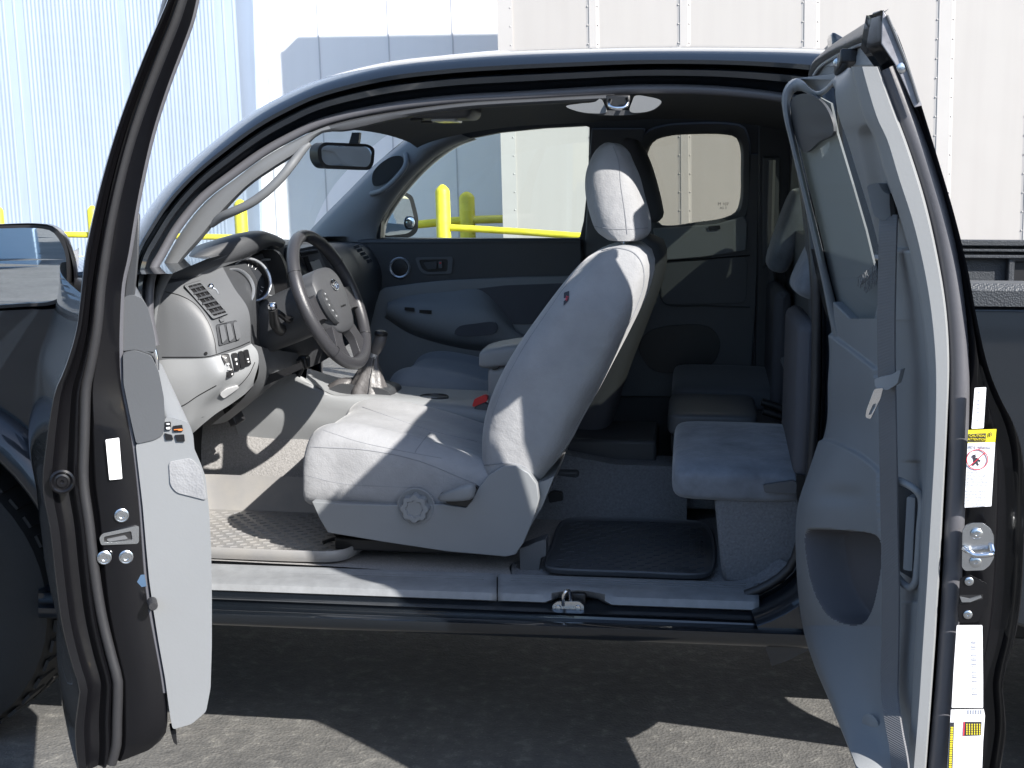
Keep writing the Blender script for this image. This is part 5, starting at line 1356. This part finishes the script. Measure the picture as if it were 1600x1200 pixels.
POCK2 = sm2([(1284, 845), (1289, 833), (1305, 830), (1335, 832), (1362, 836), (1375, 843), (1377, 870), (1371, 915), (1361, 953), (1349, 971), (1334, 973), (1318, 962), (1305, 938), (1291, 900)], 70)
def pbox(x, y): return 1272 < x < 1385 and 820 < y < 985
def lowdisp(x, y, s_):
    d = 0
    # armrest swell above and left of the crease
    if pbox(x, y) and inpoly(x, y, POCK): d += .075*sstep(pdist(x, y, POCK)/6)
    d += -.030*math.exp(-((s_-.22)/.20)**2)*sstep((y-640)/140)*sstep((1300-y)/300)
    d += .010*math.exp(-((x-1330)/26)**2-((y-775)/14)**2)
    d += .006*math.exp(-((x-1425)/12)**2)*(1 if 720 < y < 940 else 0)
    cy = 688+((x-1290)/85)**2*45                    # crease of the armrest top
    if x < 1378: d += -.008*sstep((y-cy+3)/6)*sstep((900-y)/120)
    cy = 522+max(0, (x-1300))/60*45
    if x < 1372: d += -.008*sstep((y-cy+3)/6)*sstep((680-y)/100)
    return d
dt = ztrim('door_trim', C1, C5, 498, 1213, 330, 160, PLB, lowdisp, rdo, m2=DFAB, m2poly=lambda u, v: pbox(u, v) and inpoly(u, v, POCK))  # dark second material paints the deep shade inside the pocket
C3 = [(1322, 106), (1303, 122), (1291, 142), (1291, 170), (1302, 212), (1326, 288), (1346, 360), (1362, 430), (1369, 470), (1366, 500)]
SLOT = rr([(1339, 205), (1352, 193), (1364, 195), (1378, 240), (1400, 320), (1420, 388), (1424, 394), (1372, 392), (1358, 300)], 8)
def updisp(x, y, s_):
    d = 0
    if 1330 < x < 1430 and 185 < y < 400 and inpoly(x, y, SLOT): d += .016*sstep(pdist(x, y, SLOT)/7)
    d += .03*(1-sstep(s_*3.0))*sstep((y-120)/40)
    return d
up = ztrim('upper_trim', C3, C5, 106, 500, 150, 50, PLB, updisp, rdo, sleft=.5)
# the shut-edge strip that catches the sun
rws = []
c5b = rsY(C5, NR, 104, 1213); c6b = rsY(C6, NR, 104, 1213)
for t, dY in ((0, Yr(.95)), (.08, Yr(1.0)), (.4, Yr(1.02)-.004), (.92, Yr(1.02)-.006), (1.0, Yr(1.01)), (1.02, Yr(.94))):
    rws.append([P(c5b[i][0]*(1-t)+c6b[i][0]*t, c5b[i][1], dY) for i in range(NR)])
grid('edge_trim', rws, PLL, rdo, ang=50)
# window reveal ribbon
W0 = [(1302, 122), (1290, 136), (1277, 143), (1266, 137), (1256, 127), (1245, 122), (1232, 128), (1222, 148), (1224, 180), (1232, 215), (1248, 282), (1266, 360), (1284, 440), (1296, 500), (1304, 530)]
W1 = [(1303, 132), (1290, 146), (1276, 152), (1264, 147), (1254, 142), (1246, 141), (1239, 146), (1234, 160), (1237, 190), (1244, 222), (1259, 286), (1278, 362), (1297, 440), (1312, 492), (1330, 520)]
w0, w1 = pcrv(W0, 70), pcrv(W1, 70); rws = []
for t, dY in ((0, .05), (0, 0), (.2, -.012), (.6, -.012), (1, 0), (1.05, .05)):
    rws.append([P(w0[i].x*(1-t)+w1[i].x*t, w0[i].y*(1-t)+w1[i].y*t, -.04-.28*sstep((w0[i].x-1235)/80)*(1 if i < 25 else 0)+dY) for i in range(70)])
grid('window_reveal', rws, PLB, rdo, ang=60)
def gy(x, y): return P(x, y, -.02-.30*max(0, min(1, (x-(1222+(y-150)*.22))/70.0)))
gp = [(1240, 150), (1262, 145), (1290, 160), (1300, 208), (1324, 288), (1345, 360), (1362, 430), (1372, 490), (1366, 540), (1330, 525), (1308, 500), (1292, 440), (1274, 362), (1255, 286), (1240, 222), (1232, 170)]
def shelf(x, y, s_): return 0
gw = plate('quarter_glass', gp, lambda x, y: gy(x, y)+V((.012, .03, 0)), 0, GLT, rdo, dvec=V((.004, 0, 0)), smooth=False)
plate('header_reflection', sm2([(1240, 152), (1262, 146), (1290, 165), (1303, 208), (1282, 220), (1258, 238), (1244, 215), (1236, 175)], 40), lambda x, y: gy(x, y)+V((0, .01, 0)), 0, PLD, rdo, dvec=V((.006, .004, 0)))  # dark plate over the pane paints the header's reflection in the glass
plate('reveal_sill', [(1300, 470), (1330, 500), (1362, 508), (1370, 470), (1378, 540), (1372, 575), (1340, 560), (1304, 530)], lambda x, y: gy(x, y)+V((0, -.01, 0)), 0, PLB, rdo, dvec=V((.02, .01, 0)), bev=.003)
etU = (P(1368, 415, -.3)-P(1340, 415, -.06)); 
for i_, (t_, px, py, sz) in enumerate((('TOYOTA', 1349, 430, .020), ('TEMPERLITE', 1351, 436, .013), ('M 20 AS 2', 1355, 442, .011), ('DOT 18', 1356, 447, .011))):
    c = gy(px, py)+V((.004, -.012, 0)); ux = (gy(px+10, py-8)-gy(px-10, py+8)); ux.normalize(); uz = V((.12, 0, 1)); uz = (uz-ux*uz.dot(ux)).normalized()
    text('glass_mark', t_, c, ux, uz, sz*1.4, PLM, gw)
# top of trim, header rubber and metal
def hdY(x, y): return P(x, y, -.02-.66*max(0, min(1, (x-1262)/122.0)))
plate('trim_top', [(1242, 122), (1300, 115), (1326, 106), (1303, 124), (1290, 137), (1277, 143), (1266, 136), (1254, 126)], lambda x, y: hdY(x, y)+V((0, .01, 0)), 0, PLB, rdo, dvec=V((0, .02, .0)))
plate('frame_header', [(1266, 118), (1275, 102), (1300, 86), (1352, 66), (1384, 60), (1390, 78), (1374, 102), (1330, 105), (1300, 116)], lambda x, y: hdY(x, y)+V((0, .012, 0)), 0, PLB, rdo, dvec=V((.01, .02, 0)), bev=.002)
hs = [[hdY(x, y)+V((a, 0, 0)) for x, y in c] for a, c in (
    (.01, [(1267, 120), (1270, 98), (1288, 74), (1330, 44), (1379, 13)]),
    (-.004, [(1269, 120), (1273, 100), (1292, 79), (1334, 52), (1381, 27)]),
    (-.012, [(1272, 120), (1277, 103), (1297, 85), (1338, 64), (1382, 44)]),
    (-.006, [(1276, 119), (1282, 107), (1302, 92), (1342, 74), (1382, 58)]),
    (.02, [(1278, 119), (1284, 108), (1304, 94), (1344, 77), (1382, 64)]))]
surf('header_seal', hs, RUB, rdo, nv=40, nu=24)
tube('header_lip', [hdY(x, y)+V((-.006, -.004, 0)) for x, y in ((1276, 118), (1284, 106), (1304, 92), (1352, 69), (1382, 64))], .0028, SIL, rdo, n=24, k=6)
vs, fs = boxv(hdY(1330, 98)+V((0, -.01, 0)), (.05, .10, .025), Matrix.Rotation(R(-8), 3, 'X')); finish('upper_latch', vs, fs, PLX, rdo, bev=.004)
lathe('latch_pin', hdY(1325, 100)+V((-.02, -.03, 0)), (-.3, -1, 0), [(.007, 0), (.007, .008), (.003, .009)], ZINC, rdo, k=14)
# seal and jamb
SL = [(1384, 108), (1408, 165), (1437, 240), (1465, 330), (1484, 420), (1496, 520), (1499, 600), (1497, 700), (1491, 830), (1485, 950), (1474, 1100), (1463, 1215)]
tube('door_weatherstrip', [P(p.x, p.y, Yr(1.0)+.004) for p in pcrv(SL, 70)], .0150, RUBG, rdo, k=16)
JL = [(1376, 70), (1398, 104), (1424, 165), (1455, 245), (1484, 340), (1504, 440), (1515, 540), (1516, 640), (1511, 760), (1503, 900), (1493, 1050), (1481, 1215)]
RO = [(1379, 14), (1402, 52), (1421, 104), (1441, 168), (1466, 250), (1491, 335), (1512, 420), (1527, 500), (1545, 575), (1564, 622), (1584, 660), (1598, 705), (1603, 780), (1601, 860), (1595, 950), (1585, 1005), (1573, 1045), (1568, 1072), (1571, 1110), (1573, 1140), (1568, 1180), (1561, 1215)]
jl, ro = rsY(JL, NR, 16, 1213), rsY(RO, NR, 16, 1213)
RDB = V((-.205, .979, 0))
def rjp(i, t, b): return P(jl[i][0]*(1-t)+ro[i][0]*t, jl[i][1], Yr(1.0)-.02*t)+RDB*b
bandr = [(-.35, .03), (-.10, .012), (0, .010), (.03, .0), (.50, .0), (.55, .004), (.60, .010), (.86, .014), (.90, .004), (.97, -.001), (1.0, .002), (1.0, .05)]
rj = grid('door_shell', [[rjp(i, t, b) for i in range(NR)] for t, b in bandr], JAMB, rdo, ang=60)
ir = next(i for i in range(NR) if jl[i][1] > 560)
rws = []
for k in range(12):
    t = k/11; rws.append([rjp(i, 1, .002)+RDB*(.80*t)+V((.02*math.sin(math.pi*t), 0, 0)) for i in range(ir-10, NR)])
grid('door_skin', rws, PAINT, rj)
rws = [[rjp(i, t, b) for i in range(ir)] for t, b in ((1.0, .05), (.5, .06), (-.3, .06))]
grid('window_frame', rws, PAINT, rj)
tube('sealer_bead', [P(x, y, -.731) for x, y in ((1386, 24), (1402, 62), (1420, 110), (1436, 160))], .0022, PLM, rdo, n=16, k=6)
plate('sealer_strip', [(1380, 16), (1401, 51), (1420, 104), (1441, 165), (1429, 168), (1399, 101), (1377, 68), (1378, 40)], lambda x, y: P(x, y, -.728), 0, mat('seam_sealer', (.22, .22, .24), .3, bump=[('noise', 40, .6, .004)], var=(30, .3)), rdo, dvec=V((0, .003, 0)), bev=.001)
lathe('access_plug', P(1409, 106, -.7285), (.1, -1, 0), [(.0075, 0), (.0075, .001), (.005, .002), (.001, .002)], ZINC, rdo, k=20)
# stickers, striker and latch on the jamb
JYR = -.728
def jr(name, pts, m, off=0.0, th=.0008, par=None, bev=0): return plate(name, pts, JYR-off, th, m, par or rdo, bev=bev)
s1 = jr('barcode_label', rr([(1523, 606), (1541, 605), (1537, 669), (1518, 670)], 1.5), WHT)
bars = []
for k in range(22):
    y = 612+k*2.1
    if k % 5 != 3: bars.append(platev([[(1529-(y-606)*.05, y), (1533-(y-606)*.05, y), (1533-(y-606)*.05, y+.5+.6*(k % 3 == 0)), (1529-(y-606)*.05, y+.5+.6*(k % 3 == 0))]], lambda u, v: P(u, v, JYR-.0012), V((0, .0003, 0))))
multi('barcode', bars, INKG, s1, smooth=False)
s2 = jr('airbag_label', rr([(1512, 692), (1555, 691), (1549, 791), (1507, 793)], 1.2), WHT)
jr('label_header', [(1513, 672), (1557, 670.5), (1555, 691), (1512, 692)], YLW, par=s2)
jr('header_panel', [(1514, 678), (1541, 677), (1540, 690), (1513, 690.5)], INK, off=.0008, par=s2)
ux = V((1, 0, 0)); uz = V((.05, 0, 1)).normalized()
text('label_text', 'CAUTION', P(1527, 681, JYR-.002), ux, uz, .0052, YLW, s2)
text('label_text', 'ATTENTION', P(1527, 686.6, JYR-.002), ux, uz, .0050, YLW, s2)
text('label_text', 'B', P(1548, 679, JYR-.002), ux, uz, .009, INK, s2)
text('label_text', 'SIDE AIRBAG', P(1533, 698, JYR-.002), ux, uz, .0058, INKG, s2)
cc_ = P(1527, 718, JYR-.0015)
tube('prohibition_ring', [cc_+V((.0155*math.cos(a), 0, .0155*math.sin(a))) for a in [2*math.pi*k/40 for k in range(41)]], .0007, REDI, s2, k=6)
tube('prohibition_bar', [cc_+V((-.011, 0, -.011)), cc_+V((.011, 0, .011))], .0006, REDI, s2, k=6)
lathe('pictogram_head', P(1522, 713, JYR-.001), (0, -1, 0), [(.0028, 0), (.0028, .0004)], INK, s2, k=14)
jr('pictogram_body', [(1520, 716), (1526, 715), (1533, 720), (1531, 722), (1527, 720), (1530, 727), (1527, 728), (1525, 724), (1521, 728), (1518, 727), (1521, 722)], INK, off=.0006, par=s2)
jr('pictogram_bag', [(1524, 708), (1532, 708), (1532, 710), (1524, 710)], INKG, off=.0006, par=s2)
ln = []
for k in range(24):
    y = 737+k*2.3
    if k == 11: continue
    a = 1512-(y-737)*.06; b = a+ (30 if k % 4 else 20)+(k*7 % 5)
    x = a
    while x < b:
        wd = 1.5+((k*13+int(x)*7) % 5)*.8
        ln.append(platev([[(x, y), (min(x+wd, b), y), (min(x+wd, b), y+.8), (x, y+.8)]], lambda u, v: P(u, v, JYR-.0012), V((0, .0003, 0)))); x += wd+.8
multi('fine_print', ln, INKG, s2, smooth=False)
stp = group_node('striker', rdo)
jr('striker_plate', rr([(1509, 822), (1518, 817), (1536, 817), (1548, 826), (1553, 838), (1553, 872), (1546, 884), (1537, 891), (1508, 892), (1503, 886), (1504, 830)], 3), ZINC, off=.004, th=.004, par=stp, bev=.001)
tube('striker_loop', [P(1506, 857, JYR-.006), P(1515, 863, JYR-.018), P(1521, 867, JYR-.020), P(1548, 866, JYR-.020), P(1551, 864, JYR-.014), P(1549, 852, JYR-.006)], .004, CHR, stp, n=22)
for x, y in ((1526, 834), (1524, 878)):
    lathe('striker_bolt', P(x, y, JYR-.005), (0, -1, 0), [(.0088, 0), (.0088, .002), (.0065, .0035), (.0025, .0035), (.002, .002), (.001, .002)], ZINC, stp, k=20)
rl2 = group_node('lower_latch', rdo)
jr('latch_plate', rr([(1500, 905), (1515, 898), (1543, 912), (1545, 945), (1535, 955), (1528, 972), (1498, 973), (1497, 950), (1499, 930)], 3), JAMB, off=.003, th=.003, par=rl2, bev=.0008)
jr('latch_slot', [(1499, 930), (1536, 929), (1536, 936), (1500, 944)], PLX, off=.0034, th=.0003, par=rl2)
jr('latch_lever', rr([(1500, 933), (1515, 936), (1533, 931), (1534, 934), (1516, 941), (1503, 941)], 1), PLM, off=.008, th=.004, par=rl2, bev=.0008)
for x, y in ((1514, 908), (1512, 960)):
    lathe('latch_bolt', P(x, y, JYR-.003), (0, -1, 0), [(.0068, 0), (.0068, .002), (.005, .003), (.002, .003), (.0018, .0015), (.001, .0015)], ZINC, rl2, k=18)
s3 = jr('certification_label', rr([(1495, 977), (1535, 977), (1536, 1060), (1536, 1106), (1487, 1106), (1490, 1050)], 1.5), WHT)
bars = []
for k in range(40):
    y = 998+k*2.25
    if (k*7) % 4: bars.append(platev([[(1518+k*.06, y), (1526+k*.06, y), (1526+k*.06, y+.5+.5*(k % 3)), (1518+k*.06, y+.5+.5*(k % 3))]], lambda u, v: P(u, v, JYR-.0012), V((0, .0003, 0))))
multi('barcode', bars, INKG, s3, smooth=False)
s4 = jr('tyre_label', [(1486, 1109), (1537, 1108), (1539, 1118), (1536, 1160), (1534, 1215), (1479, 1215)], WHT)
jr('header_panel', [(1485, 1129), (1491, 1129), (1488, 1215), (1480, 1215)], INK, off=.0008, par=s4)
jr('header_panel', rr([(1507, 1128), (1534, 1128), (1533, 1149), (1506, 1150)], 1), INK, off=.0008, par=s4)
jr('header_edge', [(1506, 1128), (1507.5, 1128), (1506.5, 1150), (1505, 1150)], REDI, off=.0012, par=s4)
ln = []
for k in range(6):
    x = 1510+k*4
    for j in range(5):
        ln.append(platev([[(x, 1131+j*3.6), (x+1.6, 1131+j*3.6), (x+1.6, 1133.6+j*3.6), (x, 1133.6+j*3.6)]], lambda u, v: P(u, v, JYR-.0016), V((0, .0003, 0))))
for j in range(22):
    y = 1136+j*3.6; ln.append(platev([[(1483.5-j*.16+2, y), (1487.5-j*.16+2, y), (1487.5-j*.16+2, y+2.2), (1483.5-j*.16+2, y+2.2)]], lambda u, v: P(u, v, JYR-.0016), V((0, .0003, 0))))
multi('fine_print', ln, YLW, s4, smooth=False)
ln = [platev([[(1513+k*4, 1109), (1514.5+k*4, 1109), (1514.5+k*4, 1116), (1513+k*4, 1116)]], lambda u, v: P(u, v, JYR-.0012), V((0, .0003, 0))) for k in range(6)]
multi('fine_print', ln, INKG, s4, smooth=False)
# belt, guide, tongue
sb = group_node('seat_belt', rdo)
def bY(y): return -.52 if y < 700 else -.52
def strip(name, pts, w, m, par, n=40, th=.0016):
    q = crv([P(*p) for p in pts], n); rws = []
    for i, p in enumerate(q):
        wv = V((w/2*.55, -w/2*.84, 0)); nv_ = V((-.84, -.55, 0))*th
        rws.append([p-wv-nv_, p+wv-nv_, p+wv+nv_, p-wv+nv_])
    return grid(name, rws, m, par, close=True, cap=True, ang=40)
strip('belt_webbing', [(1389, 335, -.58), (1388, 360, -.60), (1386, 440, -.60), (1385, 520, -.60), (1386, 600, -.60), (1388, 700, -.61), (1390, 820, -.61), (1392, 920, -.62), (1391, 1020, -.63), (1390, 1080, -.65), (1396, 1130, -.70), (1405, 1180, -.75), (1408, 1215, -.77)], .040, BELT, sb, n=70)
plate('belt_guide', rr([(1354, 290), (1372, 285), (1380, 300), (1393, 305), (1401, 328), (1399, 342), (1378, 344), (1366, 338), (1360, 315)], 5), lambda x, y: P(x, y, -.585), 0, PLB, sb, dvec=V((.03, .03, 0)), bev=.006, seg=3)
plate('guide_slot', [(1390, 302), (1396, 315), (1399, 335), (1392, 340), (1390, 320)], -.59, 0, PLX, sb, dvec=V((.01, .01, 0)))
plate('tongue_body', rr([(1366, 592), (1392, 586), (1408, 576), (1402, 600), (1386, 610), (1368, 606)], 4), -.63, 0, PLL, sb, dvec=V((.01, .02, 0)), bev=.003)
plate('tongue_plate', [rr([(1366, 608), (1380, 606), (1376, 622), (1360, 655), (1352, 652), (1354, 640)], 3), rr([(1364, 632), (1369, 630), (1361, 648), (1357, 648)], 1)[::-1]], -.635, 0, CHR, sb, dvec=V((.002, .004, 0)), bev=.0006)
# grab handle
gh = group_node('pull_handle', rdo)
tube('handle_loop', [P(1396, 748, -.60), P(1412, 754, -.62), P(1430, 765, -.64), P(1439, 778, -.64), P(1437, 830, -.64), P(1433, 890, -.64), P(1430, 910, -.64), P(1421, 918, -.63), P(1405, 905, -.61), P(1396, 890, -.59)], .0062, PLB, gh, n=50, k=10)
plate('handle_recess', rr([(1397, 756), (1428, 770), (1431, 790), (1426, 905), (1398, 888)], 5), -.605, 0, PLM, gh, dvec=V((.004, .01, 0)), bev=.002)
plate('handle_grip', rr([(1417, 776), (1430, 778), (1425, 893), (1411, 890)], 3), -.635, 0, PLB, gh, dvec=V((.01, .02, 0)), bev=.003)
lathe('trim_button', P(1362, 1133, -.59), (-.8, -.6, 0), [(.020, 0), (.020, .003), (.016, .005), (.001, .006)], PLB, rdo, k=24)
